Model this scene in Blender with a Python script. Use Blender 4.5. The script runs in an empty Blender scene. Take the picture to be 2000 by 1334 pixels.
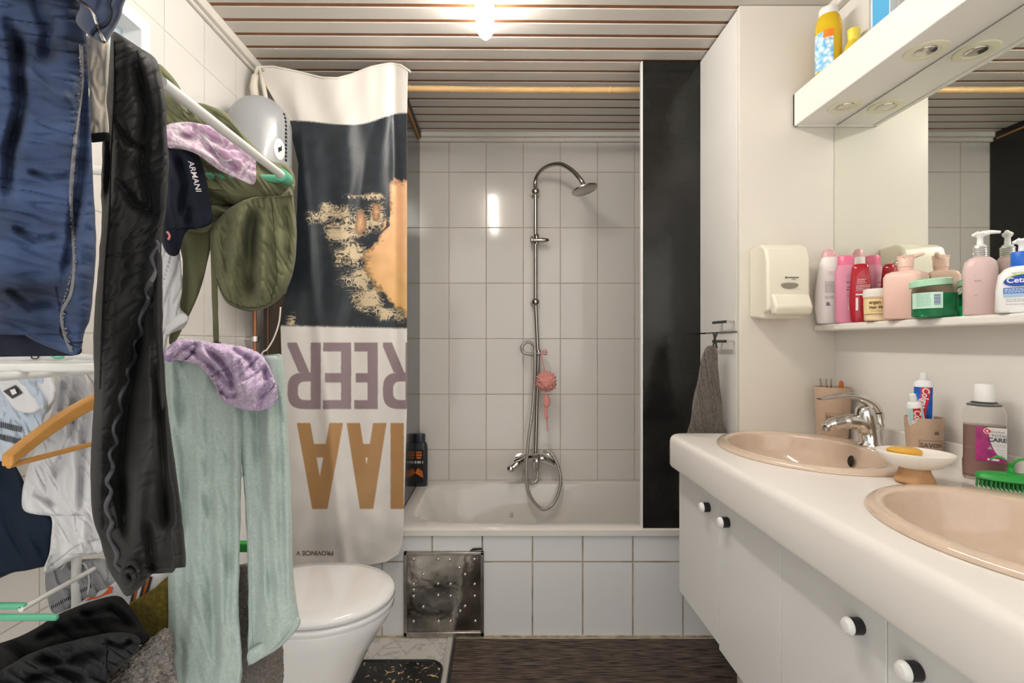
import bpy, bmesh, math, random
from mathutils import Vector, Matrix, noise
random.seed(7)
SC = bpy.context.scene
COL = SC.collection
PI = math.pi
# ------------------------------------------------------------------ camera, world, light, exposure
CAMZ = 1.17
F = 980.0; VX = 975.0; VY = 670.0          # focal length in pixels and vanishing point of the 2000x1334 frame
cd = bpy.data.cameras.new('camera'); cam = bpy.data.objects.new('camera', cd); COL.objects.link(cam)
cam.location = (0, 0, CAMZ); cam.rotation_euler = (PI/2, 0, 0)
cd.lens = F/2000*36; cd.sensor_width = 36; cd.clip_start = 0.02
cd.shift_x = (1000-VX)/2000; cd.shift_y = (VY-667)/2000
SC.camera = cam
w = bpy.data.worlds.new('world'); SC.world = w; w.use_nodes = True
bg = w.node_tree.nodes['Background']; bg.inputs[0].default_value = (1.0, 0.965, 0.915, 1); bg.inputs[1].default_value = 0.70
SC.view_settings.view_transform = 'Standard'; SC.view_settings.look = 'None'
SC.view_settings.gamma = 1; SC.view_settings.use_curve_mapping = False
SC.view_settings.exposure = 1.22
LAMP_STRENGTH = 20.0

def P(px, py, Y):
    return Vector(((px-VX)*Y/F, Y, CAMZ-(py-VY)*Y/F))

# ------------------------------------------------------------------ materials
def new_mat(name):
    m = bpy.data.materials.new(name); m.use_nodes = True
    return m, m.node_tree, m.node_tree.nodes['Principled BSDF']
def N(t, typ, **kw):
    n = t.nodes.new(typ)
    for k, v in kw.items():
        if k.startswith('i_'):
            key = k[2:]; key = int(key) if key.isdigit() else key
            n.inputs[key].default_value = v
        else: setattr(n, k, v)
    return n
def L(t, a, ao, b, bi): t.links.new(a.outputs[ao], b.inputs[bi])
def c4(c): return (c[0], c[1], c[2], 1)
def mat(name, col, rough=.5, metal=0, coat=0, var=0, vscale=8, bump=0, bscale=200, trans=0, ior=1.45, sheen=0, emis=0, ecol=None, stretch=None, alpha=1, sss=0, bdist=.002):
    m, t, b = new_mat(name)
    b.inputs['Base Color'].default_value = c4(col); b.inputs['Roughness'].default_value = rough
    b.inputs['Metallic'].default_value = metal; b.inputs['Coat Weight'].default_value = coat
    b.inputs['Transmission Weight'].default_value = trans; b.inputs['IOR'].default_value = ior
    b.inputs['Sheen Weight'].default_value = sheen; b.inputs['Alpha'].default_value = alpha
    if sss: b.inputs['Subsurface Weight'].default_value = sss; b.inputs['Subsurface Radius'].default_value = (.01, .006, .004)
    if emis:
        b.inputs['Emission Color'].default_value = c4(ecol or col); b.inputs['Emission Strength'].default_value = emis
    tc = N(t, 'ShaderNodeTexCoord'); mp = N(t, 'ShaderNodeMapping')
    if stretch: mp.inputs['Scale'].default_value = stretch
    L(t, tc, 'Object', mp, 0)
    if var:
        n = N(t, 'ShaderNodeTexNoise', i_Scale=vscale, i_Detail=5.0)
        L(t, mp, 0, n, 'Vector')
        r = N(t, 'ShaderNodeMapRange'); r.inputs[3].default_value = 1-var; r.inputs[4].default_value = 1+var
        r.inputs[1].default_value = .3; r.inputs[2].default_value = .7
        L(t, n, 'Fac', r, 0)
        v = N(t, 'ShaderNodeVectorMath', operation='SCALE'); v.inputs[0].default_value = col
        L(t, r, 0, v, 'Scale'); L(t, v, 0, b, 'Base Color')
    if bump:
        n = N(t, 'ShaderNodeTexNoise', i_Scale=bscale, i_Detail=3.0); L(t, mp, 0, n, 'Vector')
        bp = N(t, 'ShaderNodeBump', i_Strength=bump, i_Distance=bdist); L(t, n, 'Fac', bp, 'Height'); L(t, bp, 0, b, 'Normal')
    return m
def tile_mat(name, u, v, u0, v0, uw, vh, col, grout, g=.003, rough=.12, var=.03, dirt=.25):
    m, t, b = new_mat(name); b.inputs['Roughness'].default_value = rough
    tc = N(t, 'ShaderNodeTexCoord'); s = N(t, 'ShaderNodeSeparateXYZ'); L(t, tc, 'Object', s, 0)
    ds = []; cells = []
    for ax, o, wd in ((u, u0, uw), (v, v0, vh)):
        a = N(t, 'ShaderNodeMath', operation='SUBTRACT', i_1=o); L(t, s, 'XYZ'.index(ax), a, 0)
        d = N(t, 'ShaderNodeMath', operation='DIVIDE', i_1=wd); L(t, a, 0, d, 0)
        fr = N(t, 'ShaderNodeMath', operation='FRACT'); L(t, d, 0, fr, 0)
        fl = N(t, 'ShaderNodeMath', operation='FLOOR'); L(t, d, 0, fl, 0); cells.append(fl)
        inv = N(t, 'ShaderNodeMath', operation='SUBTRACT', i_0=1.0); L(t, fr, 0, inv, 1)
        mn = N(t, 'ShaderNodeMath', operation='MINIMUM'); L(t, fr, 0, mn, 0); L(t, inv, 0, mn, 1)
        sc = N(t, 'ShaderNodeMath', operation='MULTIPLY', i_1=wd); L(t, mn, 0, sc, 0); ds.append(sc)
    dd = N(t, 'ShaderNodeMath', operation='MINIMUM'); L(t, ds[0], 0, dd, 0); L(t, ds[1], 0, dd, 1)
    mk = N(t, 'ShaderNodeMapRange'); mk.inputs[1].default_value = g*.42; mk.inputs[2].default_value = g*.75; L(t, dd, 0, mk, 0)
    cx = N(t, 'ShaderNodeCombineXYZ'); L(t, cells[0], 0, cx, 0); L(t, cells[1], 0, cx, 1)
    wn = N(t, 'ShaderNodeTexWhiteNoise'); L(t, cx, 0, wn, 'Vector')
    r = N(t, 'ShaderNodeMapRange'); r.inputs[3].default_value = 1-var; r.inputs[4].default_value = 1+var; L(t, wn, 0, r, 0)
    sv = N(t, 'ShaderNodeVectorMath', operation='SCALE'); sv.inputs[0].default_value = col; L(t, r, 0, sv, 'Scale')
    no = N(t, 'ShaderNodeTexNoise', i_Scale=9.0, i_Detail=6.0); L(t, tc, 'Object', no, 'Vector')
    gr = N(t, 'ShaderNodeMapRange'); gr.inputs[1].default_value = .45; gr.inputs[2].default_value = .7
    gr.inputs[3].default_value = 1; gr.inputs[4].default_value = 1-dirt; L(t, no, 'Fac', gr, 0)
    gv = N(t, 'ShaderNodeVectorMath', operation='SCALE'); gv.inputs[0].default_value = grout; L(t, gr, 0, gv, 'Scale')
    mx = N(t, 'ShaderNodeMix', data_type='RGBA'); L(t, mk, 0, mx, 0)
    t.links.new(gv.outputs[0], mx.inputs[6]); t.links.new(sv.outputs[0], mx.inputs[7]); t.links.new(mx.outputs[2], b.inputs['Base Color'])
    rr = N(t, 'ShaderNodeMapRange'); rr.inputs[3].default_value = .8; rr.inputs[4].default_value = rough; L(t, mk, 0, rr, 0); L(t, rr, 0, b, 'Roughness')
    n2 = N(t, 'ShaderNodeTexNoise', i_Scale=5.0, i_Detail=1.0); L(t, tc, 'Object', n2, 'Vector')
    ad = N(t, 'ShaderNodeMath', operation='MULTIPLY_ADD', i_1=.6); L(t, n2, 'Fac', ad, 0); L(t, mk, 0, ad, 2)
    bp = N(t, 'ShaderNodeBump', i_Strength=.5, i_Distance=.0015); L(t, ad, 0, bp, 'Height'); L(t, bp, 0, b, 'Normal')
    return m
def vcol_mat(name, rough=.5, sheen=0, bump=.2, bscale=900):
    m, t, b = new_mat(name); b.inputs['Roughness'].default_value = rough; b.inputs['Sheen Weight'].default_value = sheen
    a = N(t, 'ShaderNodeVertexColor'); a.layer_name = 'print'; L(t, a, 0, b, 'Base Color')
    tc = N(t, 'ShaderNodeTexCoord'); n = N(t, 'ShaderNodeTexNoise', i_Scale=bscale); L(t, tc, 'Object', n, 'Vector')
    bp = N(t, 'ShaderNodeBump', i_Strength=bump, i_Distance=.001); L(t, n, 'Fac', bp, 'Height'); L(t, bp, 0, b, 'Normal')
    return m
def stripe_mat(name, ca, cb, scale, axis=1, rough=.7, width=.5, dist=3.0, bump=.3, detail=2.0):
    m, t, b = new_mat(name); b.inputs['Roughness'].default_value = rough
    tc = N(t, 'ShaderNodeTexCoord'); mp = N(t, 'ShaderNodeMapping'); sc = [.06, .06, .06]; sc[axis] = 1.0
    mp.inputs['Scale'].default_value = sc; L(t, tc, 'Object', mp, 0)
    n = N(t, 'ShaderNodeTexNoise', i_Scale=scale, i_Detail=detail); L(t, mp, 0, n, 'Vector')
    r = N(t, 'ShaderNodeValToRGB'); r.color_ramp.elements[0].position = width-.12; r.color_ramp.elements[1].position = width+.12
    r.color_ramp.elements[0].color = c4(ca); r.color_ramp.elements[1].color = c4(cb)
    L(t, n, 'Fac', r, 0); L(t, r, 0, b, 'Base Color')
    bp = N(t, 'ShaderNodeBump', i_Strength=bump, i_Distance=.003); L(t, n, 'Fac', bp, 'Height'); L(t, bp, 0, b, 'Normal')
    return m
def marble_mat(name, ca, cb, scale=6, rough=.25, lo=.45, hi=.55):
    m, t, b = new_mat(name); b.inputs['Roughness'].default_value = rough
    tc = N(t, 'ShaderNodeTexCoord'); n = N(t, 'ShaderNodeTexNoise', i_Scale=scale, i_Detail=8.0, i_Distortion=2.5); L(t, tc, 'Object', n, 'Vector')
    r = N(t, 'ShaderNodeValToRGB'); e = r.color_ramp.elements; e[0].position = lo; e[0].color = c4(ca); e[1].position = hi; e[1].color = c4(ca)
    k = r.color_ramp.elements.new((lo+hi)/2); k.color = c4(cb)
    L(t, n, 'Fac', r, 0); L(t, r, 0, b, 'Base Color'); return m

M = {}
M['tile_back'] = tile_mat('tile_back', 'X', 'Z', -.272, .291, .2012, .3009, (.77,.735,.69), (.52,.44,.33), .0036, .1)
M['tile_left'] = tile_mat('tile_left', 'Y', 'Z', 1.483, .291, .2012, .3009, (.72,.70,.665), (.50,.47,.42), .0024, .16, .015)
M['tile_alc'] = tile_mat('tile_alc', 'X', 'Z', -.47, .291, .2012, .3009, (.76,.74,.70), (.58,.52,.44), .0025, .15)
M['tile_apron'] = tile_mat('tile_apron', 'X', 'Z', .1327, -.002, .2, .3, (.71,.715,.72), (.40,.34,.27), .0052, .14, .025, .6)
M['floor'] = marble_mat('floor_marble', (.58,.56,.53), (.40,.38,.36), 7, .25)
M['slat'] = mat('ceiling_slat', (.66,.62,.57), .35, var=.03, vscale=3)
M['wood_gap'] = mat('ceiling_wood', (.26,.10,.032), .5, var=.2, vscale=20)
M['trimw'] = mat('painted_trim', (.74,.70,.64), .4, var=.03)
M['white_lam'] = mat('white_laminate', (.74,.72,.68), .32, var=.015, vscale=3)
M['cream_lam'] = mat('cream_laminate', (.71,.67,.60), .35, var=.02, vscale=3)
M['door_lam'] = mat('door_laminate', (.72,.72,.71), .35, var=.01, vscale=3)
M['counter'] = mat('counter_top', (.80,.77,.73), .22, var=.015, vscale=5)
M['pelmet'] = mat('pelmet_white', (.82,.79,.75), .3)
M['black_gloss'] = mat('black_gloss', (.012,.012,.011), .16, var=.5, vscale=6, bump=.05, bscale=12)
M['black'] = mat('black_plastic', (.012,.012,.013), .4)
M['cavity_dark'] = mat('cavity_dark', (.05,.035,.025), .6)
M['mirror'] = mat('mirror', (.90,.93,.88), .015, metal=1)
M['chrome'] = mat('chrome', (.72,.71,.69), .12, metal=1)
M['steel_br'] = mat('brushed_steel', (.50,.47,.43), .24, metal=1)
M['tub'] = mat('tub_enamel', (.78,.75,.71), .1, coat=.5)
M['ceramic'] = mat('ceramic', (.80,.80,.80), .08, coat=.6)
M['beige_cer'] = mat('beige_ceramic', (.64,.50,.39), .1, coat=.5, var=.03, vscale=60)
M['white_pl'] = mat('white_plastic', (.80,.80,.79), .35)
M['cream_pl'] = mat('cream_plastic', (.77,.73,.61), .3)
M['grey_pl'] = mat('grey_plastic', (.50,.51,.51), .4)
M['green_pl'] = mat('mint_green_plastic', (.16,.60,.38), .35, trans=.15)
M['green'] = mat('green_plastic', (.02,.30,.045), .4)
M['copper'] = mat('copper', (.50,.17,.08), .35, metal=.6)
M['red'] = mat('red_plastic', (.55,.02,.02), .3)
M['hole'] = mat('dark_hole', (.02,.014,.01), .6)

# ------------------------------------------------------------------ mesh helpers
class MB:
    def __init__(s): s.v = []; s.f = []; s.col = None
    def add(s, vs, fs):
        o = len(s.v); s.v += [Vector(v) for v in vs]; s.f += [tuple(i+o for i in f) for f in fs]; return s
    def box(s, x0, x1, y0, y1, z0, z1):
        vs = [(x, y, z) for x in (x0, x1) for y in (y0, y1) for z in (z0, z1)]
        return s.add(vs, [(0,1,3,2),(4,6,7,5),(0,4,5,1),(2,3,7,6),(0,2,6,4),(1,5,7,3)])
    def loft(s, rings, n=40, cap0=True, cap1=True):
        vs = []; fs = []
        for r in rings:
            cx, cy, z, rx, ry = r[:5]; p = r[5] if len(r) > 5 else 2.0
            for i in range(n):
                a = 2*PI*i/n; c, d = math.cos(a), math.sin(a)
                vs.append((cx+rx*math.copysign(abs(c)**(2/p), c), cy+ry*math.copysign(abs(d)**(2/p), d), z))
        for j in range(len(rings)-1):
            for i in range(n):
                k = (i+1) % n; fs.append((j*n+i, j*n+k, (j+1)*n+k, (j+1)*n+i))
        if cap0: fs.append(tuple(reversed(range(n))))
        if cap1: fs.append(tuple((len(rings)-1)*n+i for i in range(n)))
        return s.add(vs, fs)
    def lathe(s, prof, c=(0,0,0), n=32, axis='z', cap=True):
        vs = []; fs = []
        for r, h in prof:
            for i in range(n):
                a = 2*PI*i/n; x, y = r*math.cos(a), r*math.sin(a)
                q = (x, y, h) if axis == 'z' else ((h, x, y) if axis == 'x' else (y, h, x))
                vs.append((q[0]+c[0], q[1]+c[1], q[2]+c[2]))
        for j in range(len(prof)-1):
            for i in range(n):
                k = (i+1) % n; fs.append((j*n+i, j*n+k, (j+1)*n+k, (j+1)*n+i))
        if cap: fs += [tuple(reversed(range(n))), tuple((len(prof)-1)*n+i for i in range(n))]
        return s.add(vs, fs)
    def tube(s, pts, r, n=12, cap=True):
        pts = [Vector(p) for p in pts]; m = len(pts)
        rs = r if isinstance(r, (list, tuple)) else [r]*m
        up = None; vs = []; fs = []
        for i, p in enumerate(pts):
            t = (pts[min(i+1, m-1)]-pts[max(i-1, 0)]).normalized()
            if up is None:
                up = Vector((0,0,1)) if abs(t.z) < .9 else Vector((1,0,0))
            a = (up-t*up.dot(t)).normalized(); b = t.cross(a); up = a
            for k in range(n):
                g = 2*PI*k/n; vs.append(p+(a*math.cos(g)+b*math.sin(g))*rs[i])
        for j in range(m-1):
            for i in range(n):
                k = (i+1) % n; fs.append((j*n+i, j*n+k, (j+1)*n+k, (j+1)*n+i))
        if cap: fs += [tuple(reversed(range(n))), tuple((m-1)*n+i for i in range(n))]
        return s.add(vs, fs)
    def prism(s, poly, fn0, fn1):
        n = len(poly); vs = [fn0(*p) for p in poly]+[fn1(*p) for p in poly]
        fs = [tuple(range(n)), tuple(reversed(range(n, 2*n)))]+[(i, i+n, (i+1) % n+n, (i+1) % n) for i in range(n)]
        return s.add(vs, fs)
    def tf(s, m):
        s.v = [m @ v for v in s.v]; return s
    def build(s, name, m, parent=None, smooth=40, bevel=0, seg=3, subd=0):
        me = bpy.data.meshes.new(name)
        org = Vector((0,0,0)); q = parent
        while q: org += q.location; q = q.parent
        me.from_pydata([v-org for v in s.v], [], s.f); me.update()
        bm = bmesh.new(); bm.from_mesh(me); bmesh.ops.recalc_face_normals(bm, faces=bm.faces); bm.to_mesh(me); bm.free()
        if s.col:
            ca = me.color_attributes.new('print', 'FLOAT_COLOR', 'POINT')
            flat = [];  [flat.extend(c4(c)) for c in s.col]
            ca.data.foreach_set('color', flat)
        if smooth:
            me.polygons.foreach_set('use_smooth', [True]*len(me.polygons)); me.set_sharp_from_angle(angle=math.radians(smooth))
        me.materials.append(M[m] if isinstance(m, str) else m)
        o = bpy.data.objects.new(name, me); COL.objects.link(o); o.parent = parent
        if bevel:
            b = o.modifiers.new('bevel', 'BEVEL'); b.width = bevel; b.segments = seg; b.limit_method = 'ANGLE'; b.harden_normals = False
        if subd:
            b = o.modifiers.new('subd', 'SUBSURF'); b.levels = subd; b.render_levels = subd
        return o
def struct(name, mb, m, bevel=0, parent=None, smooth=40):
    o = mb.build(name, m, parent, smooth, bevel)
    if not parent: o['kind'] = 'structure'
    return o
def tag(o, label, cat, group=None):
    o['label'] = label; o['category'] = cat
    if group: o['group'] = group
    return o
def thing(name, label, cat, loc=(0,0,0), group=None):
    o = bpy.data.objects.new(name, None); COL.objects.link(o); o.location = loc; o.empty_display_size = .05
    return tag(o, label, cat, group)
def text(s, size, fn, bold=0.0, sub=.02, sx=1.0, align='CENTER', shear=0):
    c = bpy.data.curves.new('t', 'FONT'); c.body = s; c.size = size; c.align_x = align; c.align_y = 'CENTER'; c.offset = bold; c.resolution_u = 3; c.shear = shear
    o = bpy.data.objects.new('t', c); COL.objects.link(o); bpy.context.view_layer.update()
    me = bpy.data.meshes.new_from_object(o.evaluated_get(bpy.context.evaluated_depsgraph_get()))
    bm = bmesh.new(); bm.from_mesh(me)
    bmesh.ops.triangulate(bm, faces=bm.faces)
    for _ in range(4):
        es = [e for e in bm.edges if e.calc_length() > sub]
        if not es: break
        bmesh.ops.subdivide_edges(bm, edges=es, cuts=1); bmesh.ops.triangulate(bm, faces=bm.faces)
    mb = MB(); mb.add([fn(v.co.x*sx, v.co.y) for v in bm.verts], [tuple(v.index for v in f.verts) for f in bm.faces])
    bm.free(); bpy.data.objects.remove(o); bpy.data.curves.remove(c); bpy.data.meshes.remove(me)
    return mb
def merge(*mbs):
    r = MB()
    for m in mbs: r.add(m.v, m.f)
    return r
def plane_fn(O, R, U):
    O, R, U = Vector(O), Vector(R), Vector(U)
    return lambda x, y: O+R*x+U*y
def spline(pts, k=8):
    pts = [Vector(p) for p in pts]; out = []
    for i in range(len(pts)-1):
        p0 = pts[max(i-1, 0)]; p1 = pts[i]; p2 = pts[i+1]; p3 = pts[min(i+2, len(pts)-1)]
        for j in range(k):
            t = j/k
            out.append(.5*((2*p1)+(p2-p0)*t+(2*p0-5*p1+4*p2-p3)*t*t+(3*p1-p0-3*p2+p3)*t**3))
    out.append(pts[-1]); return out
def interp(tab, x):
    if x <= tab[0][0]: return tab[0][1]
    for (a, b), (c, d) in zip(tab, tab[1:]):
        if x <= c: return b+(d-b)*(x-a)/(c-a) if c > a else d
    return tab[-1][1]
def nz(x, y, z): return noise.noise(Vector((x, y, z)))
def smoothstep(a, b, x):
    t = max(0, min(1, (x-a)/(b-a))); return t*t*(3-2*t)

# ------------------------------------------------------------------ the room
XL, XR, YB, YF, ZC = -.99, 1.12, 2.72, -0.35, 2.295
struct('floor', MB().box(XL-.1, XR+.1, YF, YB+.1, -.1, 0), 'floor')
# left wall with window opening
wy0, wy1, wz0, wz1 = .35, 1.406, CAMZ+.62, CAMZ+.892
lw = MB().box(XL-.1, XL, YF, wy0, 0, ZC+.05).box(XL-.1, XL, wy1, YB, 0, ZC+.05).box(XL-.1, XL, wy0, wy1, 0, wz0).box(XL-.1, XL, wy0, wy1, wz1, ZC+.05)
struct('wall_left', lw, 'tile_left')
wf = MB()
for a in ((wy0, wy0+.035, wz0+.035, wz1-.035), (wy1-.035, wy1, wz0+.035, wz1-.035), (wy0, wy1, wz0, wz0+.035), (wy0, wy1, wz1-.035, wz1), (.87, .90, wz0+.035, wz1-.035)):
    wf.box(XL-.06, XL+.012, *a)
win = struct('window_1', wf, 'white_pl')
gm = mat('window_glass', (.70,.82,.92), .25, trans=.9)
MB().box(XL-.045, XL-.04, wy0+.03, wy1-.03, wz0+.03, wz1-.03).build('pane', gm, win)
struct('wall_right', MB().box(XR, XR+.1, YF, YB, 0, ZC+.05), 'white_lam')
struct('wall_back', MB().box(XL-.1, XR+.1, YB, YB+.1, 0, ZC+.05), 'tile_back')
struct('wall_alcove', MB().box(XL, -.445, 2.30, YB, 0, ZC), 'tile_alc')
# ceiling: dark wooden battens behind white slats
ce = struct('ceiling', MB().box(XL-.1, XR+.1, YF, YB+.1, ZC+.0032, ZC+.06), 'wood_gap')
sl = MB(); y = 1.677-.08*26; sh = .0095
while y < 2.70:
    a, b = y+.0095, min(y+.0705, YB)
    for (x0, x1) in ((XL, XR),):
        pr = [(a, ZC+.0031), (a, ZC+.001), (a+.0012, ZC), (b-.0012, ZC), (b, ZC+.001), (b, ZC+.0031)]
        n = len(pr); vs = [(x0, q[0]+sh*x0, q[1]) for q in pr]+[(x1, q[0]+sh*x1, q[1]) for q in pr]
        sl.add(vs, [tuple(range(n)), tuple(reversed(range(n, 2*n)))]+[(i, i+n, (i+1) % n+n, (i+1) % n) for i in range(n)])
    y += .08
sl.build('slat_boards', 'slat', ce, 30)
t1 = MB().box(XL, XL+.028, YF, 2.25, ZC-.03, ZC+.01).box(XL, XL+.014, YF, 2.25, ZC-.042, ZC-.03)
struct('trim_1', t1, 'trimw', .004)
t2 = MB().box(-.44, XR, YB-.045, YB, ZC-.022, ZC+.01).box(-.44, XR, YB-.022, YB, ZC-.04, ZC-.02)
struct('trim_2', t2, 'trimw', .003)
struct('trim_3', MB().box(XR-.025, XR, YF, 1.67, ZC-.03, ZC+.01), 'trimw', .004)
# tub front wall of tiles and its grout at the floor
struct('wall_apron', MB().box(-.445, XR, 1.9995, 2.05, 0, .403).box(XL, -.445, 1.9995, 2.30, 0, .403), 'tile_apron')
struct('trim_4', MB().box(XL, XR, 1.992, 2.0, 0, .006), mat('dirty_grout', (.45,.37,.24), .8, var=.4, vscale=25))
struct('wall_sealing', MB().box(XL, -.445, 2.25, 2.30, .405, ZC), 'tile_alc')
# black boards closing the tub at both ends
pn = thing('partition_panel', 'tall glossy black board standing on right end of the bathtub rim', 'panel', (.68, 2.0, .43))
MB().box(.572, XR, 2.0, 2.018, .432, ZC-.002).build('board', 'black_gloss', pn)
MB().box(.566, .572, 1.999, 2.019, .432, ZC-.002).build('edge_strip', 'white_pl', pn)
pl = thing('partition_panel', 'glossy black side panel beside the print curtain, at the left end of the bathtub', 'panel', (-.44, 2.36, .43))
MB().box(-.445, -.43, 2.06, YB-.002, .432, ZC-.012).build('board', 'black_gloss', pl)
MB().box(-.44, -.416, 2.03, YB-.046, ZC-.03, ZC-.002).build('top_rail', 'black', pl)
MB().box(-.43, -.42, 2.06, YB-.046, ZC-.037, ZC-.03).build('wood_strip', mat('pine_strip', (.5,.28,.11), .5), pl)

# ------------------------------------------------------------------ bathtub
tb = thing('bathtub', 'white enamel bathtub built in behind the tiled front', 'bathtub', (.3, 2.36, 0))
mb = MB(); cx, cy = .344, 2.354
hx, hy = .773, .351
rg = [(cx, cy, .405, hx, hy+.013, 60), (cx, cy-.002, .428, hx, hy+.013, 40), (cx, cy, .432, hx-.006, hy+.004, 30),
      (cx, cy, .432, hx-.055, hy-.052, 7), (cx, cy, .427, hx-.066, hy-.062, 6), (cx, cy, .40, hx-.08, hy-.072, 5),
      (cx+.03, cy, .20, hx-.13, hy-.10, 4.5), (cx+.04, cy, .09, hx-.17, hy-.13, 4), (cx+.04, cy, .06, hx-.24, hy-.19, 4)]
mb.loft(rg, 160, cap0=False).build('tub_shell', 'tub', tb, 35)
MB().lathe([(.001,0),(.022,0),(.024,-.004),(.024,-.01)], (0,0,0), 24, 'x').tf(Matrix.Translation((-.335, 2.30, .34))).build('overflow_cover', 'chrome', tb)
MB().tube([(.05, 2.13, .432), (.054, 2.13, .45)], [.006, .003]).build('plug_chain_stud', 'steel_br', tb)
# access panel
ap = thing('access_panel', 'square tarnished metal inspection panel with bolt marks in the tub front', 'panel', (-.22, 1.998, .007))
x0, x1, z0, z1 = -.378, -.061, .008, .342
mb = MB()
for b in ((x0, x1, z0, z0+.017), (x0, x1, z1-.012, z1), (x0, x0+.013, z0, z1), (x1-.013, x1, z0, z1)):
    mb.box(b[0], b[1], 1.984, 1.999, b[2], b[3])
mb.build('frame', mat('frame_metal', (.36,.33,.30), .3, metal=1, var=.3, vscale=20), ap, bevel=.002)
MB().box(x0+.012, x1-.012, 1.992, 1.9985, z0+.012, z1-.01).build('plate', mat('tarnished_plate', (.30,.28,.25), .16, metal=1, var=.8, vscale=7, bump=.6, bscale=9, bdist=.01), ap)
dots = [(64,773),(340,773),(108,842),(298,842),(272,812),(64,886),(176,884),(232,886),(342,886),(64,912),(64,940),(176,936),(232,940),(342,940),(108,988),(298,986),(276,1008),(64,1054),(178,1054),(232,1054),(345,1054),(176,773),(228,775)]
for dx, dy in dots:
    p = P(780+dx*.4304, 760+dy*.4304, 1.99)
    MB().lathe([(.0055,0),(.0055,-.002),(.003,-.004)], (p.x, 1.992, p.z), 12, 'y').build('bolt_head', 'chrome', ap)
tag(MB().tube([P(918,1076,1.99), P(925,1073,1.99), P(942,1072,1.99)], [.002,.005,.004]).build('metal_clip', 'black', None), 'small black clip lying on top corner of metal inspection panel', 'clip')

# ------------------------------------------------------------------ shower
YS = 2.665
def S(px, py, Y=YS): return P(px, py, Y)
sh_ = thing('shower_set', 'chrome riser shower with curved arm, hose and bath mixer on the tiled wall', 'shower', (.19, YB, .55))
rail = MB().tube([S(1046,885), S(1051,700), S(1046,590), S(1046,375)], .0102, 16)
rail.build('riser_rail', 'steel_br', sh_)
arc = spline([S(1046,372), S(1046,352), S(1056,334,2.62), S(1074,323,2.56), S(1096,321,2.5), S(1116,332,2.46), S(1130,346,2.43), S(1138,357,2.42)], 10)
MB().tube(arc, .0108, 16).build('shower_arm', 'steel_br', sh_)
hd = S(1142, 370, 2.42)
m4 = Matrix.Translation(hd) @ Matrix.Rotation(math.radians(14), 4, 'Y').inverted() @ Matrix.Rotation(math.radians(-6), 4, 'X')
MB().lathe([(.010,.034),(.012,.022),(.02,.016),(.055,.006),(.064,.001),(.064,-.004),(.058,-.008),(.002,-.008)], n=40).tf(m4).build('shower_head', 'steel_br', sh_)
def ball(c, r): return [(r*math.sin(PI*i/12), -r*math.cos(PI*i/12)) for i in range(13)]
def sphere(mb, c, r, sz=1): return mb.lathe([(max(r*math.sin(PI*i/14), .0002), -r*sz*math.cos(PI*i/14)) for i in range(15)], c, 24)
for py in (374, 590):
    c = S(1046, py); mb = MB(); sphere(mb, c, .022)
    mb.lathe([(.008,0),(.008,YB-.012-c.y),(.024,YB-.012-c.y),(.026,YB-c.y)], c, 24, 'y')
    mb.build('wall_bracket', 'steel_br', sh_)
c = S(1048, 470); mb = MB()
mb.lathe([(.012,-.02),(.014,-.016),(.014,.03),(.011,.034)], c, 24)
mb.lathe([(.017,-.034),(.021,-.03),(.021,-.022),(.012,-.018),(.012,.02),(.014,.03),(.009,.06),(.006,.064)], (c.x, c.y-.012, c.z), 24, 'x')
mb.build('handset_slider', 'steel_br', sh_)
c = S(1052, 690); mb = MB()
mb.lathe([(.012,-.014),(.014,-.01),(.014,.012),(.011,.016)], c, 20); mb.lathe([(.006,0),(.006,.03),(.009,.03),(.009,.04)], (c.x, c.y-.01, c.z), 16, 'x')
mb.build('hook_collar', 'steel_br', sh_)
# mixer
c = S(1044, 900, 2.66)
mb = MB(); mb.tube(spline([(c.x-.10, c.y+.01, c.z-.012), (c.x-.05, c.y, c.z+.012), (c.x, c.y, c.z+.016), (c.x+.05, c.y, c.z+.012), (c.x+.105, c.y+.01, c.z-.012)], 6), [.021]*6+[.024]*13+[.021]*6, 20)
for q in (-.075, .085): mb.lathe([(.014,0),(.014,.045),(.03,.048),(.032,YB-c.y)], (c.x+q, c.y, c.z), 24, 'y')
mb.lathe([(.018,-.045),(.021,-.03),(.024,.03),(.02,.042)], (c.x+.01, c.y-.012, c.z), 24)
mb.build('mixer_body', 'chrome', sh_)
MB().tube(spline([(c.x+.01, c.y-.03, c.z+.03), (c.x-.04, c.y-.06, c.z+.03), (c.x-.09, c.y-.09, c.z+.008), (c.x-.125, c.y-.10, c.z-.016)], 6), [.016]*6+[.013]*6+[.017]*7, 16).build('mixer_lever', 'chrome', sh_)
mb = MB(); sphere(mb, (c.x-.128, c.y-.10, c.z-.018), .021); mb.build('lever_knob', 'chrome', sh_)
hp = spline([S(1050,690,2.64), S(1036,692,2.63), S(1022,688,2.63), S(1020,676,2.63), S(1030,668,2.63), S(1042,674,2.62), S(1045,690,2.61), S(1044,740,2.61), S(1040,800,2.60), S(1032,860,2.58), S(1028,920,2.57), S(1034,965,2.56), S(1058,994,2.56), S(1082,982,2.57), S(1095,944,2.58), S(1090,910,2.6), S(1076,884,2.62), S(1062,882,2.64)], 10)
MB().tube(hp, .0082, 12).build('shower_hose', mat('hose_metal', (.52,.50,.47), .25, metal=1, bump=.6, bscale=900), sh_)
hp = spline([S(1028,905,2.64), S(1026,925,2.63), S(1036,944,2.62), S(1048,938,2.63), S(1050,918,2.65)], 8)
MB().tube(hp, .006, 10).build('hose_tail', 'steel_br', sh_)
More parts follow.
